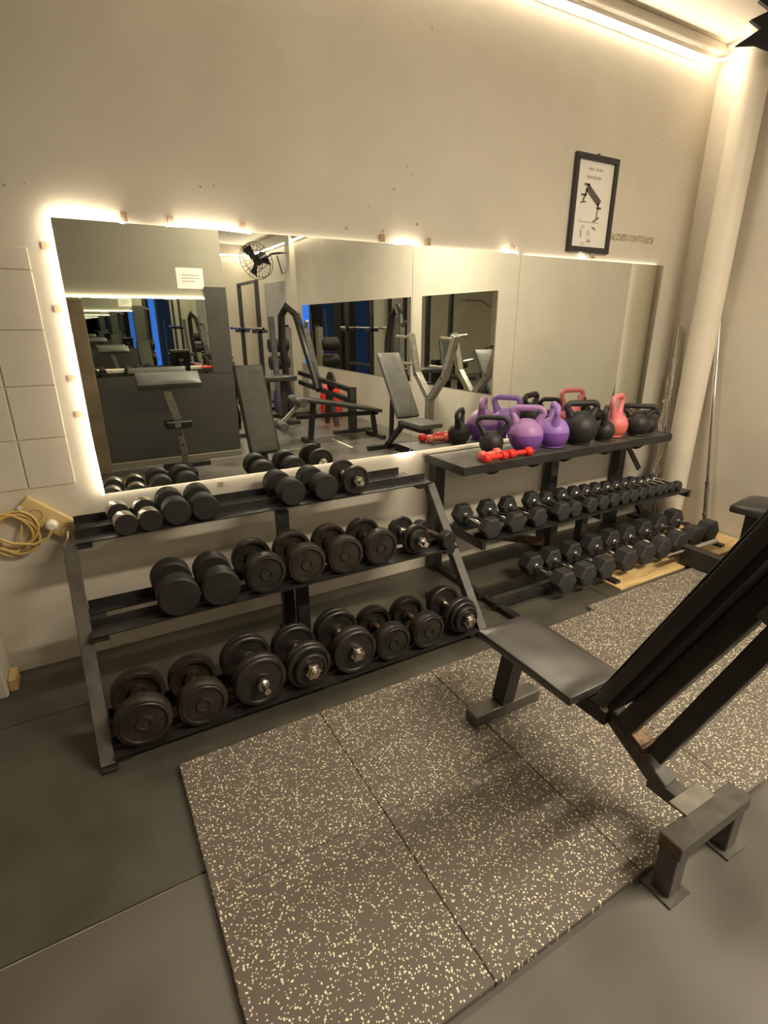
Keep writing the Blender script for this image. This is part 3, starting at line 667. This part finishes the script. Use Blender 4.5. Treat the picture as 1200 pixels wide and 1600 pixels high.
B0, B1 = (3.545, 2.205, 0.002), (3.675, 2.36, 1.03)
w_ = [(0, 0), (.16, 0), (.22, -.004), (.30, -.030), (.38, -.034), (.46, 0), (.54, .006), (.62, -.016), (.70, -.022), (.78, 0), (1, 0)]
bp = [tuple(Vector(lp(B0, B1, s)) + Vector((.8 * k, -.6 * k, 0))) for s, k in w_]
barbell('wavy chrome curl bar leaning beside the straight bar', bp, .0140, [(lp(B0, B1, .84), B1, .016), (B0, lp(B0, B1, .12), .016)], collars=[(lp(B0, B1, .825), lp(B0, B1, .845), .024)])
C0, C1 = (3.640, 1.880, 0.016), (3.706, 2.135, 1.655)
barbell('chrome bar leaning on the right wall past the pipe', [C0, C1], .0145, [(C0, lp(C0, C1, .20), .0155)], collars=[(lp(C0, C1, .20), lp(C0, C1, .215), .02), (lp(C0, C1, .945), lp(C0, C1, .955), .022), (lp(C0, C1, .07), lp(C0, C1, .08), .022)])
# machine seat at the right frame edge with floor beam and chrome peg
t = thing('seated_machine', 'low machine with black padded seat and chrome peg at the right edge', 'machine', (3.15, 1.35, 0))
pad('seat', VINYL, t, 0, 0, .34, .30, .055, Matrix.Translation((3.245, 1.335, .385)) @ Matrix.Rotation(D_(8), 4, 'Z'), .022, bev=.014)
MB().bar((3.235, 1.40, .06), (3.235, 1.40, .384), .09, .09, (0, 1, 0)).build('post', STEEL, t, .004)
MB().rect(2.990, 3.055, 1.16, 1.655, TT + .001, .135).build('floor_beam', STEEL, t, .003)
MB().rect(3.00, 3.40, 1.36, 1.44, TT + .001, .07).build('cross_foot', STEEL, t, .003)
MB().cyl((2.815, 1.628, .105), (3.32, 1.632, .105), .016, 18).build('plate_peg', CHROME, t)
# jagged black drape hanging from the ceiling
dr = MB()
drx, dry = 3.365, 1.950
poly = [(-.045, 2.949), (-.075, 2.915), (-.01, 2.872), (-.098, 2.838), (-.04, 2.800), (-.145, 2.737), (-.05, 2.735), (.00, 2.715), (.05, 2.70), (.10, 2.735), (.22, 2.73), (.30, 2.80), (.30, 2.949)]
ux, uy = .78, -.63
n = len(poly); vs = []
for dd in (-.012, .012):
    for p, q in poly: vs.append((drx + p * ux - dd * uy, dry + p * uy + dd * ux, q))
dr.add(vs, [tuple(range(n)), tuple(2 * n - 1 - i for i in range(n))] + [(i, (i + 1) % n, n + (i + 1) % n, n + i) for i in range(n)])
tag(dr.build('hanging_drape', BLACKF, None, smooth=False), 'black jagged edged fabric hanging from the ceiling above the pipe', 'drape')

# ================================================================== WALL ITEMS
t = thing('framed_poster', 'black framed bench exercise sheet on the wall above the mirror', 'poster', (2.75, WY, 1.782))
fx0, fx1, fz0, fz1 = 2.576, 2.924, 1.782, 2.274
for (a, b, c, e) in ((fx0, fx1, fz0, fz0 + .030), (fx0, fx1, fz1 - .030, fz1), (fx0, fx0 + .028, fz0 + .030, fz1 - .030), (fx1 - .028, fx1, fz0 + .030, fz1 - .030)):
    MB().rect(a, b, WY - .022, WY - .001, c, e).build('frame_side', FRAME, t, .002)
sh = MB().rect(fx0 + .026, fx1 - .026, WY - .008, WY - .004, fz0 + .028, fz1 - .028).build('sheet', PAPER, t)
MB().cyl((2.755, WY - .004, fz1 + .004), (2.755, WY - .016, fz1 + .004), .006, 10).build('hook', FRAME, t)
yp = WY - .0086
def ink(name, polys, m):
    b = MB()
    for p in polys: b.prism(p, yp, yp + .0004)
    b.build(name, m, sh)
def q4(x, z, wx, wz): return [(x - wx / 2, z - wz / 2), (x + wx / 2, z - wz / 2), (x + wx / 2, z + wz / 2), (x - wx / 2, z + wz / 2)]
def stick(a, b, w_):
    a, b = Vector(a), Vector(b); d = (b - a).normalized(); p = Vector((-d.y, d.x)) * w_ / 2
    return [tuple(a - p), tuple(b - p), tuple(b + p), tuple(a + p)]
for row, (z, x0, n, m, h) in enumerate(((2.205, 2.690, 9, INKG, .013), (2.165, 2.682, 9, INKG, .017))):
    ink('heading', [q4(x0 + .0135 * k, z, .009 if k % 3 else .006, h * (1 if k % 2 else .8)) for k in range(n) if not (row == 0 and k == 4)], m)
ink('bench_picture', [stick((2.690, 2.118), (2.808, 2.040), .040), q4(2.690, 2.128, .045, .012), stick((2.695, 2.105), (2.668, 2.045), .012), q4(2.672, 2.076, .045, .010), stick((2.650, 2.036), (2.692, 2.044), .008),
     stick((2.800, 2.045), (2.792, 1.965), .009), stick((2.768, 1.945), (2.816, 1.972), .009), q4(2.805, 2.018, .04, .012)], INK)
ink('rule', [q4(2.735, 1.942, .165, .004), q4(2.662, 1.951, .012, .006)], INKG)
ink('figure_sketches', [stick((2.675, 1.90), (2.682, 1.860), .012), stick((2.770, 1.915), (2.800, 1.905), .010), stick((2.735, 1.840), (2.765, 1.845), .010)], INKG)
ink('figure_shading', [q4(2.69, 1.915, .03, .02), q4(2.74, 1.885, .03, .03), q4(2.775, 1.918, .035, .012), q4(2.745, 1.852, .035, .014), q4(2.70, 1.83, .03, .018)], INKP)
# adhesive scar on the wall
t = thing('wall_scar', 'rough strip of bare plaster right of the framed poster', 'wall patch', (3.18, WY, 1.875))
n = 26; top = []; bot = []
for k in range(n):
    x = 2.952 + .40 * k / (n - 1); top.append((x, 1.902 + rd(.006))); bot.append((x, 1.868 + rd(.006)))
MB().prism(bot + top[::-1], WY - .002, WY + .004).build('patch', PLASTER, t, smooth=False)
for x in (2.985, 3.012, 3.14, 3.31):
    MB().prism([(x - .010, 1.876 + rd(.004)), (x + .006, 1.872), (x + .010, 1.886 + rd(.004)), (x - .002, 1.890)], WY - .005, WY - .002).build('flake', WALL, t, smooth=False)
# power board, coil of cable
t = thing('power_board', 'beige power board tilted on the wall beside the rack', 'power board', (-.18, WY - .02, .59))
Mr = Matrix.Rotation(D_(47), 4, 'Y'); Mr = Matrix.Rotation(D_(42), 4, 'Y')
MB().box((-.185, WY - .018, .655), (.235, .034, .085), Mr).build('case', BEIGE, t, .006, seg=2)
def along(k, q=0): 
    v = Mr @ Vector((k, 0, q)); return (-.185 + v.x, WY - .036, .655 + v.z)
for k in (-.055, .075):
    c = along(k, -.008); MB().lathe([(.016, -.006), (.026, -.006), (.026, .001), (.022, .001), (.021, -.004), (0, -.004)], 20, Matrix.Translation(c) @ Matrix.Rotation(PI / 2, 4, 'X')).build('socket', TAPE, t)
c = along(.012, -.012)
tg = thing('plug_and_lead', 'round white plug with tan lead running off to the left', 'plug', c)
MB().lathe([(0, -.03), (.012, -.03), (.022, -.018), (.023, .0), (0, .0)], 18, Matrix.Translation(c) @ Matrix.Rotation(-PI / 2, 4, 'X') @ Matrix.Scale(-1, 4, (0, 0, 1)) if False else Matrix.Translation((c[0], c[1] - .03, c[2])) @ Matrix.Rotation(-PI / 2, 4, 'X') @ Matrix.Translation((0, 0, .03))).build('plug', WHITEP, tg)
MB().tube([(c[0], c[1] - .028, c[2] - .01), (c[0] - .02, c[1] - .03, c[2] - .045), (c[0] - .07, c[1] - .025, c[2] - .062), (c[0] - .14, c[1] - .02, c[2] - .045), (c[0] - .20, c[1] - .015, c[2] - .005), (c[0] - .28, c[1] - .01, c[2] + .05), (c[0] - .45, c[1] - .005, c[2] + .10)], .0055, 8).build('lead', CABLE, tg)
c = along(.075, -.008)
tag(MB().tube([(c[0], c[1] - .004, c[2]), (c[0] - .005, c[1] - .03, c[2] - .02), (c[0] - .022, c[1] - .035, c[2] - .05), (c[0] - .032, c[1] - .03, c[2] - .085), (c[0] - .030, c[1] - .03, c[2] - .098), (c[0] - .018, c[1] - .03, c[2] - .097)], .004, 8).build('white_cord', WHITEP, None), 'short white cord hanging from the power board', 'cord')
coil = MB(); cc = (-.315, WY - .022, .625); pts = []
for k in range(150):
    a = k * 2 * PI / 26; R_ = .070 + .012 * math.sin(k * .37) + .010 * (k / 150); pts.append((cc[0] + R_ * math.cos(a) + .012 * math.sin(k * .05), cc[1] - .008 + .010 * math.sin(k * .21), cc[2] + R_ * math.sin(a) - .010 * math.cos(k * .045)))
coil.tube(pts, .005, 8)
tg = thing('cable_coil', 'coil of tan cable hung on the wall at the left edge', 'cable', (cc[0], WY, .53))
coil.build('cable', CABLE, tg)
MB().tube([pts[-1], (-.26, WY - .02, .735), (-.235, WY - .02, .715)], .005, 8).build('cable_end', CABLE, tg)
MB().cyl((-.275, WY, .722), (-.275, WY - .04, .726), .004, 8).build('nail', WHITEP, tg)
MB().lathe([(0, 0), (.009, 0), (.009, .003), (0, .003)], 10, Matrix.Translation((-.275, WY - .04, .726)) @ Matrix.Rotation(PI / 2, 4, 'X')).build('nail_head', WHITEP, tg)

# ================================================================== BEHIND THE CAMERA (seen in the mirrors)
# right wall mirrors
for lab, ya, yb in (('long mirror on the right wall with the shopfront reflected in it', -4.85, -1.08), ('square mirror on the right wall nearest the corner', -.84, .495)):
    t = thing('wall_mirror', lab, 'mirror', (WX, (ya + yb) / 2, .69))
    MB().rect(WX - .006, WX - .001, ya, yb, .69, 1.69).build('mirror_glass', MIRR, t)
    MB().rect(WX - .001, WX, ya + .003, yb - .003, .693, 1.687).build('backing', MEDGE, t)
# partition mirror with its strip
t = thing('wall_mirror', 'wide mirror on the partition with dark panel below it', 'mirror', (.2, PY, .9))
MB().rect(-1.2, 1.268, PY + .002, PY + .007, .90, 1.625).build('mirror_glass', MIRR, t)
MB().rect(-1.198, 1.266, PY, PY + .002, .902, 1.623).build('backing', MEDGE, t)
t = thing('led_strip', 'warm light strip along the top of the partition mirror', 'light strip', (.1, PY + .012, 1.63))
MB().bar((-1.2, PY + .012, 1.634), (1.26, PY + .012, 1.632), .008, .008).build('lit_tube', LEDM, t)
t = thing('paper_notice', 'white paper notice taped above the partition mirror', 'notice', (1.148, PY, 1.715))
sh = MB().rect(1.02, 1.277, PY + .0005, PY + .002, 1.718, 1.908).build('sheet', PAPER, t)
for k in range(3): MB().rect(1.07, 1.235 - .04 * (k == 2), PY + .002, PY + .0025, 1.838 - .028 * k, 1.846 - .028 * k).build('text_line', INKG, sh)
tag(MB().rect(-.62, .165, PY + .06, PY + .085, .0, 1.60).build('leaning_board', BROWNB, None, .003), 'brown board standing against the partition at the mirror left edge', 'board')
# preacher pad on a post
t = thing('preacher_bench', 'grey preacher curl pad on a drilled steel post by the partition', 'bench', (.78, -.72, 0))
pad('arm_pad', VINYLG, t, 0, 0, .17, .57, .075, Matrix.Translation((.765, -.74, .855)) @ Matrix.Rotation(D_(-38), 4, 'X'), .012, 10, 6)
MB().rect(.60, .93, -.80, -.74, .815, .845).build('pad_bracket', STEEL, t)
MB().bar((.725, -.76, .83), (.800, -.74, .50), .075, .06, (0, 1, 0)).build('upper_post', SILVER, t, .003)
MB().bar((.790, -.74, .53), (.845, -.80, .02), .060, .06, (0, 1, 0)).build('lower_post', SILVER, t, .003)
MB().rect(.68, .92, -.78, -.62, .43, .50).build('adjust_block', STEEL, t, .008)
MB().rect(.755, .810, -.622, -.615, .445, .485).build('adjust_plate', SILVER, t)
for k, z in enumerate((.36, .25, .14)): MB().cyl((.808 + .012 * k, -.735, z), (.808 + .012 * k, -.70 - .02 * k, z), .009, 10).build('drill_hole', BLACKF, t)
MB().rect(.62, 1.08, -.83, -.77, 0, .05).build('foot', STEEL, t, .003)
MB().bar((.845, -.80, .03), (.845, -.35, .03), .05, .05).build('base_beam', STEEL, t)
# second incline bench
def incline(label, x, hy_, ang, Lb_, seat_l, dirn, wd=.27, mp=VINYLG):
    t = thing('incline_bench', label, 'bench', (x, hy_, 0)); ca, sa = math.cos(ang), math.sin(ang)
    d = Vector((0, -dirn * ca, sa)); nn = Vector((0, dirn * sa, ca))
    Mx = Matrix(((1, 0, 0, 0), (0, d.y, nn.y, 0), (0, d.z, nn.z, 0), (0, 0, 0, 1)))
    h = Vector((x, hy_, .42)); m_ = h + d * Lb_ / 2
    pad('backrest', mp, t, 0, 0, Lb_, wd, .055, Matrix.Translation(m_) @ Mx, .006)
    pad('seat', mp, t, 0, 0, seat_l, wd, .055, Matrix.Translation((x, hy_ + dirn * (seat_l / 2 + .05), .38)), .006)
    MB().bar(h - nn * .03, h + d * (Lb_ - .1) - nn * .03, .05, .05, nn).build('back_beam', STEEL, t)
    MB().bar((x, hy_ - dirn * .15, .34), (x, hy_ + dirn * seat_l, .34), .06, .06).build('seat_beam', STEEL, t)
    MB().bar((x, hy_ + dirn * seat_l, .33), (x, hy_ + dirn * (seat_l + .06), .03), .05, .05, (0, 1, 0)).build('front_leg', STEEL, t)
    MB().rect(x - .22, x + .22, hy_ + dirn * (seat_l + .03), hy_ + dirn * (seat_l + .09), 0, .05).build('front_foot', STEEL, t)
    MB().bar((x, hy_ - dirn * .1, .33), (x, hy_ - dirn * .45, .03), .05, .05, (0, 1, 0)).build('rear_leg', STEEL, t)
    MB().rect(x - .25, x + .25, hy_ - dirn * .48, hy_ - dirn * .42, 0, .05).build('rear_foot', STEEL, t)
    MB().bar(h + d * Lb_ * .6 - nn * .05, (x, hy_ - dirn * .35, .14), .04, .04, (1, 0, 0)).build('support_strut', STEEL, t)
    return t
incline('grey padded incline bench before the square mirror, seen in the wall mirror', 3.05, -.06, D_(55), .78, .42, 1)
# Y shaped rack stand by the right wall
t = thing('bar_stand', 'grey Y shaped steel bar stand beside the square mirror', 'stand', (3.42, -.15, 0))
MB().bar((3.42, -.18, .03), (3.42, -.18, .60), .08, .08, (0, 1, 0)).build('post', SILVER, t, .003)
for s, top in ((-1, -.60), (1, .26)):
    y_m = -.18 + s * .26
    MB().bar((3.42, -.18, .58), (3.42, y_m, .84), .07, .07, (1, 0, 0)).build('lower_arm', SILVER, t, .003)
    MB().bar((3.42, y_m, .82), (3.42, top, 1.27), .07, .07, (1, 0, 0)).build('upper_arm', SILVER, t, .003)
    MB().cyl((3.36, top, 1.24), (3.22, top, 1.25), .016, 10).build('hook', DCHROME, t)
    MB().cyl((3.36, y_m + s * .03, .95), (3.20, y_m + s * .03, .97), .016, 10).build('hook', DCHROME, t)
MB().rect(3.2, 3.64, -.22, -.14, 0, .05).build('foot', STEEL, t); MB().rect(3.38, 3.46, -.5, .2, 0, .05).build('foot', STEEL, t)
# decline sit up bench with foam rollers
t = thing('sit_up_bench', 'black decline sit up bench with foam rollers in the mirror', 'bench', (2.6, -1.15, 0))
pad('bench_pad', VINYL, t, 0, 0, 1.10, .28, .05, Matrix.Translation((2.75, -1.18, .43)) @ Matrix.Rotation(D_(90), 4, 'Z') @ Matrix.Rotation(D_(11), 4, 'X') @ Matrix.Rotation(PI, 4, 'Z'), .006)
MB().bar((2.20, -1.18, .34), (3.30, -1.18, .31), .05, .05).build('beam', STEEL, t)
MB().bar((2.42, -1.18, .50), (2.36, -1.18, .02), .055, .055, (0, 1, 0)).build('front_leg', STEEL, t)
MB().bar((3.22, -1.18, .33), (3.27, -1.18, .02), .05, .05, (0, 1, 0)).build('rear_leg', STEEL, t)
MB().rect(2.33, 2.39, -1.42, -.94, 0, .05).build('foot', STEEL, t); MB().rect(3.24, 3.30, -1.40, -.96, 0, .05).build('foot', STEEL, t)
MB().bar((2.28, -1.18, .52), (1.98, -1.18, .26), .04, .04, (0, 1, 0)).build('roller_arm', SILVER, t)
for x, z in ((2.22, .53), (1.98, .27)):
    for s in (-1, 1):
        MB().lathe([(0, 0), (.05, 0), (.055, .008), (.055, .16), (.05, .168), (0, .168)], 20, Matrix.Translation((x, -1.18 + s * .03, z)) @ (RY if s > 0 else Matrix.Rotation(PI / 2, 4, 'X'))).build('foam_roller', GREYST, t)
tag(MB().rect(2.70, 2.725, -1.34, -.74, 0, .002).build('floor_tape', WHITEP, None), 'pale strip of tape on the floor beside the sit up bench', 'tape')
# lever machine: twin beams with uprights
t = thing('lever_machine', 'black lever rowing machine with twin beams and curved top roller', 'machine', (2.9, -2.2, 0))
for z in (.66, .52): MB().bar((3.12, -1.55, z - .10), (2.98, -3.05, z + .02), .06, .06).build('beam', STEEL, t)
MB().bar((3.12, -1.55, .02), (3.12, -1.55, .60), .09, .09, (0, 1, 0)).build('front_post', STEEL, t)
MB().bar((3.05, -2.45, .45), (2.92, -2.62, 1.38), .08, .08, (1, 0, 0)).build('upright', GREYST, t)
MB().bar((2.92, -2.62, 1.30), (2.92, -2.50, 1.42), .04, .04, (1, 0, 0)).build('hook', DCHROME, t)
MB().tube([(2.86, -3.20, .02), (2.80, -3.25, 1.10), (2.78, -3.15, 1.50), (2.80, -2.95, 1.62), (2.86, -2.75, 1.50), (2.95, -2.55, .90), (3.0, -2.40, .50)], .055, 10).build('curved_frame', STEEL, t)
MB().bar((2.70, -3.22, .02), (2.66, -3.28, 1.48), .07, .07, (0, 1, 0)).build('side_post', GREYST, t)
MB().lathe([(0, 0), (.13, 0), (.13, .03), (0, .03)], 24, Matrix.Translation((3.10, -2.20, .62)) @ Matrix.Rotation(PI / 2, 4, 'Y')).build('plate', IRON, t)
MB().bar((3.08, -2.20, .50), (3.10, -2.00, .02), .06, .06, (1, 0, 0)).build('rear_leg', STEEL, t); MB().bar((3.08, -2.20, .50), (3.10, -2.35, .02), .06, .06, (1, 0, 0)).build('rear_leg', STEEL, t)
MB().rect(2.5, 3.3, -3.30, -3.22, 0, .05).build('foot', STEEL, t); MB().rect(2.85, 3.4, -1.60, -1.52, 0, .05).build('foot', STEEL, t)
# leg extension seat with rollers further back
t = thing('leg_machine', 'black leg curl bench with flat pad and thick rollers far in the mirror', 'machine', (2.6, -4.2, 0))
pad('flat_pad', VINYL, t, 0, 0, .62, .30, .07, Matrix.Translation((2.38, -2.55, .63)) @ Matrix.Rotation(D_(80), 4, 'Z'), .008)
MB().bar((2.30, -2.55, .02), (2.30, -2.55, .62), .07, .07, (0, 1, 0)).build('leg', STEEL, t); MB().bar((2.55, -2.60, .02), (2.55, -2.60, .62), .07, .07, (0, 1, 0)).build('leg', STEEL, t)
MB().rect(2.1, 2.75, -2.59, -2.51, 0, .05).build('foot', STEEL, t)
t.location = (2.42, -2.55, 0)
for ch in t.children: ch.location = Vector(ch.location) + (Vector((2.6, -4.2, 0)) - t.location)
t = thing('roller_stack', 'stack of thick black rollers by the far right wall', 'roller', (3.2, -4.6, 0))
MB().bar((3.42, -4.70, 0), (3.42, -4.70, 1.32), .09, .14, (0, 1, 0)).build('post', SILVER, t)
for z in (.72, 1.02): MB().lathe([(0, 0), (.11, 0), (.12, .01), (.12, .33), (.11, .34), (0, .34)], 20, Matrix.Translation((3.06, -4.70, z)) @ Matrix.Rotation(PI / 2, 4, 'Y')).build('roller', RBLACK, t)
MB().rect(3.38, 3.47, -4.80, -4.76, 1.1, 1.36).build('head_plate', STEEL, t)
MB().rect(3.1, 3.6, -4.9, -4.5, 0, .04).build('base', STEEL, t)
# squat rack with barbell
t = thing('squat_rack', 'tall black squat rack far behind the camera seen in the mirror', 'rack', (2.7, -4.5, 0))
for y in (-4.0, -5.0):
    MB().rect(2.67, 2.73, y - .03, y + .03, 0.05, 2.03).build('upright', STEEL, t, .003)
    MB().rect(2.58, 2.82, y - .03, y + .03, 1.24, 1.29).build('hook', STEEL, t)
    MB().rect(2.3, 3.1, y - .04, y + .04, 0, .05).build('foot', STEEL, t)
MB().rect(2.68, 2.72, -5.0, -4.0, 1.99, 2.03).build('top_bar', STEEL, t); MB().rect(2.68, 2.72, -5.0, -4.0, .62, .67).build('cross_bar', STEEL, t)
t = thing('barbell', 'chrome barbell resting on the hooks of the squat rack', 'barbell', (2.62, -4.5, 1.305))
MB().cyl((2.62, -5.45, 1.305), (2.62, -3.55, 1.305), .014, 12).build('shaft', CHROME, t)
for s in (-1, 1): MB().cyl((2.62, -4.5 + s * .72, 1.305), (2.62, -4.5 + s * .95, 1.305), .024, 14).build('sleeve', CHROME, t)
for i, (x, y, h, l) in enumerate(((2.0, -7.45, 1.7, 'leftmost'), (2.35, -7.5, 1.85, 'middle'), (2.75, -7.5, 1.5, 'rightmost'))):
    tag(MB().cyl((x, y, 0), (x + .05, y - .12, h), .014, 10).build('upright_bar', RUST, None), '%s of three bars leaning by the far shopfront' % l, 'bar', 'bars leaning at the far wall')
# wall fan
t = thing('wall_fan', 'black caged wall fan high on the far right wall', 'fan', (WX, -5.32, 2.35))
MB().rect(WX - .03, WX, -5.40, -5.24, 2.26, 2.62).build('bracket_plate', STEEL, t)
MB().tube([(WX - .03, -5.32, 2.60), (WX - .30, -5.32, 2.56), (WX - .42, -5.32, 2.48)], .018, 8).build('arm', STEEL, t)
MB().tube([(WX - .03, -5.32, 2.28), (WX - .12, -5.32, 2.24), (WX - .20, -5.32, 2.54)], .012, 8).build('stay', STEEL, t)
fc = Vector((WX - .62, -5.22, 2.42)); fd = Vector((-.72, .55, -.42)).normalized(); _, fs_, fu_ = basis(fd)
MB().cyl(fc - fd * .22, fc - fd * .02, .09, 18).build('motor', STEEL, t)
cage = MB()
for off, R_ in ((-.05, .30), (.05, .30), (.08, .16), (-.08, .16)):
    cage.tube([fc + fd * off + fs_ * (R_ * math.cos(a)) + fu_ * (R_ * math.sin(a)) for a in [2 * PI * k / 28 for k in range(28)]], .006, 6, True)
for k in range(24):
    a = 2 * PI * k / 24; dv = fs_ * math.cos(a) + fu_ * math.sin(a); cage.tube([fc + fd * .09 + dv * .05, fc + fd * .05 + dv * .30, fc - fd * .05 + dv * .30, fc - fd * .09 + dv * .08], .0035, 5)
cage.build('cage', STEEL, t)
for k in range(3):
    a = 2 * PI * k / 3; dv = fs_ * math.cos(a) + fu_ * math.sin(a); sd = fs_ * -math.sin(a) + fu_ * math.cos(a)
    b = MB(); b.add([fc + dv * .04 - sd * .03 - fd * .02, fc + dv * .26 - sd * .09 - fd * .03, fc + dv * .27 + sd * .07 + fd * .03, fc + dv * .04 + sd * .03 + fd * .02] + [fc + dv * .04 - sd * .03 - fd * .024, fc + dv * .26 - sd * .09 - fd * .034, fc + dv * .27 + sd * .07 + fd * .026, fc + dv * .04 + sd * .03 + fd * .016], [(0, 1, 2, 3), (7, 6, 5, 4), (0, 4, 5, 1), (1, 5, 6, 2), (2, 6, 7, 3), (3, 7, 4, 0)])
    b.build('blade', BLACKF, t)
# door on the right wall, far
t = thing('door_1', 'flat grey door far along the right wall', 'door', (WX, -6.1, 0), kind='structure')
DOORM = mat('grey_door', (0.40, 0.39, 0.35), 0.5, var=.05, vscale=3)
MB().rect(WX - .04, WX, -6.65, -5.40, 0, 2.15).build('door_leaf', DOORM, t, .003)
MB().lathe([(0, 0), (.025, .0), (.028, .02), (.018, .04), (0, .045)], 16, Matrix.Translation((WX - .04, -5.50, 1.12)) @ Matrix.Rotation(-PI / 2, 4, 'Y')).build('door_knob', DCHROME, t)
for y in (-6.69, -5.36): MB().rect(WX - .05, WX, y - .04, y + .04, 0, 2.2).build('jamb', WALL, t)
struct('trim_4', MB().rect(WX - .10, WX, -5.18, -4.95, 0, CZ - .001), WALL, 'narrow pier on the right wall beside the long mirror', 'trim')
# red and blue kit bags under the long mirror
def bag(label, x, y, sx, sy, sz, m):
    t = thing('kit_bag', label, 'bag', (x, y, 0)); b = MB()
    b.lathe([(0, 0), (.9, 0), (1, .12), (1, .55), (.85, .85), (.5, .98), (0, 1)], 14, Matrix.Translation((x, y, 0)) @ Matrix.Diagonal((sx, sy, sz, 1)))
    b.build('body', m, t); MB().tube([(x - sx * .4, y, sz * .95), (x, y, sz * 1.2), (x + sx * .4, y, sz * .95)], .012, 8).build('strap', BLACKF, t)
bag('red bag on the floor behind the lever machine', 3.52, -3.15, .17, .16, .48, RED)
bag('dark blue bag on the floor near the leg curl bench', 2.95, -3.75, .18, .15, .42, BLUEP)
# cable machine left of far wall
t = thing('cable_machine', 'tall black cable machine against the far pale wall', 'machine', (0.2, -7.3, 0))
for x in (-.05, .40): MB().rect(x - .04, x + .04, -7.36, -7.28, 0, 2.2).build('upright', STEEL, t)
for x in (.12, .23): MB().cyl((x, -7.32, .05), (x, -7.32, 2.15), .012, 10).build('guide_rod', DCHROME, t)
MB().rect(-.1, .45, -7.38, -7.26, 2.12, 2.2).build('top_bar', STEEL, t); MB().rect(-.2, .55, -7.6, -6.9, 0, .06).build('base', STEEL, t)
for k in range(8): MB().rect(.06, .29, -7.38, -7.26, .1 + .07 * k, .165 + .07 * k).build('weight_plate', IRON, t)

# lat pulldown tower behind the partition, seen only in the square mirror
t = thing('lat_machine', 'tall black pulldown machine seen in the square mirror', 'machine', (1.55, -3.2, 0))
for x in (1.30, 1.80): MB().bar((x, -3.55, .05), (x, -3.55, 2.2), .07, .07, (0, 1, 0)).build('upright', STEEL, t)
MB().rect(1.26, 1.84, -3.59, -3.51, 2.14, 2.21).build('top_bar', STEEL, t)
MB().bar((1.55, -3.55, 2.17), (1.55, -2.70, 2.17), .06, .06).build('boom', STEEL, t)
MB().cyl((1.55, -2.72, 2.14), (1.55, -2.72, 1.74), .006, 6).build('cable', STEEL, t)
MB().tube([(1.10, -2.72, 1.64), (1.28, -2.72, 1.74), (1.70, -2.72, 1.74), (1.82, -2.72, 1.68)], .016, 8).build('pull_bar', DCHROME, t)
for k in range(10): MB().rect(1.42, 1.68, -3.60, -3.46, .10 + .065 * k, .160 + .065 * k).build('weight_plate', IRON, t)
pad('seat', VINYL, t, 0, 0, .40, .30, .06, Matrix.Translation((1.55, -2.80, .45)), .006)
MB().bar((1.55, -2.85, .02), (1.55, -2.85, .45), .08, .08, (0, 1, 0)).build('seat_post', STEEL, t)
MB().lathe([(0, 0), (.06, 0), (.06, .44), (0, .44)], 16, Matrix.Translation((1.33, -3.0, .68)) @ Matrix.Rotation(PI / 2, 4, 'Y')).build('knee_roller', RBLACK, t)
MB().bar((1.55, -3.52, .06), (1.55, -2.60, .06), .07, .07).build('base_beam', STEEL, t); MB().rect(1.2, 1.9, -2.66, -2.58, 0, .06).build('foot', STEEL, t)
pad('back_pad', VINYLG, t, 0, 0, .62, .28, .06, Matrix.Translation((1.55, -3.30, .80)) @ Matrix.Rotation(D_(-78), 4, 'X'), .006)
t = thing('plate_tree', 'black plate tree stacked with iron discs behind the partition', 'plate rack', (1.60, -2.0, 0))
MB().rect(1.57, 1.63, -2.03, -1.97, .05, 1.05).build('post', STEEL, t); MB().rect(1.40, 1.80, -2.04, -1.96, 0, .05).build('foot', STEEL, t); MB().rect(1.56, 1.64, -2.25, -1.75, 0, .05).build('foot', STEEL, t)
for z, r in ((.30, .20), (.62, .16), (.92, .11)):
    for s_ in (-1, 1):
        for k in range(2): MB().lathe([(.02, 0), (.9 * r, 0), (r, .008), (r, .024), (.9 * r, .032), (.02, .032)], 24, Matrix.Translation((1.60 + (s_ * (.045 + .036 * k) - (.032 if s_ < 0 else 0)), -2.0, z)) @ Matrix.Rotation(PI / 2, 4, 'Y')).build('disc', IRON, t)
# assumed ceiling battens behind the camera, unseen, added for overhead light on the floor
for lab, x, y in (('assumed ceiling batten light over the open floor behind the camera', 2.35, -.45), ('assumed ceiling batten light over the far machines', 1.3, -4.6)):
    HL = .86 if y > -1 else .46
    t = thing('ceiling_light', lab, 'assumed ceiling light', (x, y, CZ - .07), 'assumed ceiling batten lights')
    MB().rect(x - HL, x + HL, y - .12, y + .12, CZ - .045, CZ).build('housing', WHITEP, t, .004)
    o = MB().add([(x - HL + .02, y - .10, CZ - .0465), (x - HL + .02, y + .10, CZ - .0465), (x + HL - .02, y + .10, CZ - .0465), (x + HL - .02, y - .10, CZ - .0465)], [(0, 1, 2, 3)]).build('diffuser', ASSUMED_LAMPM, t, smooth=False)
    if o.data.polygons[0].normal.z > 0: o.data.flip_normals()
    for e in (-1, 1): MB().rect(x + e * HL - .012, x + e * HL + .012, y - .125, y + .125, CZ - .055, CZ).build('end_cap', WHITEP, t, .003)
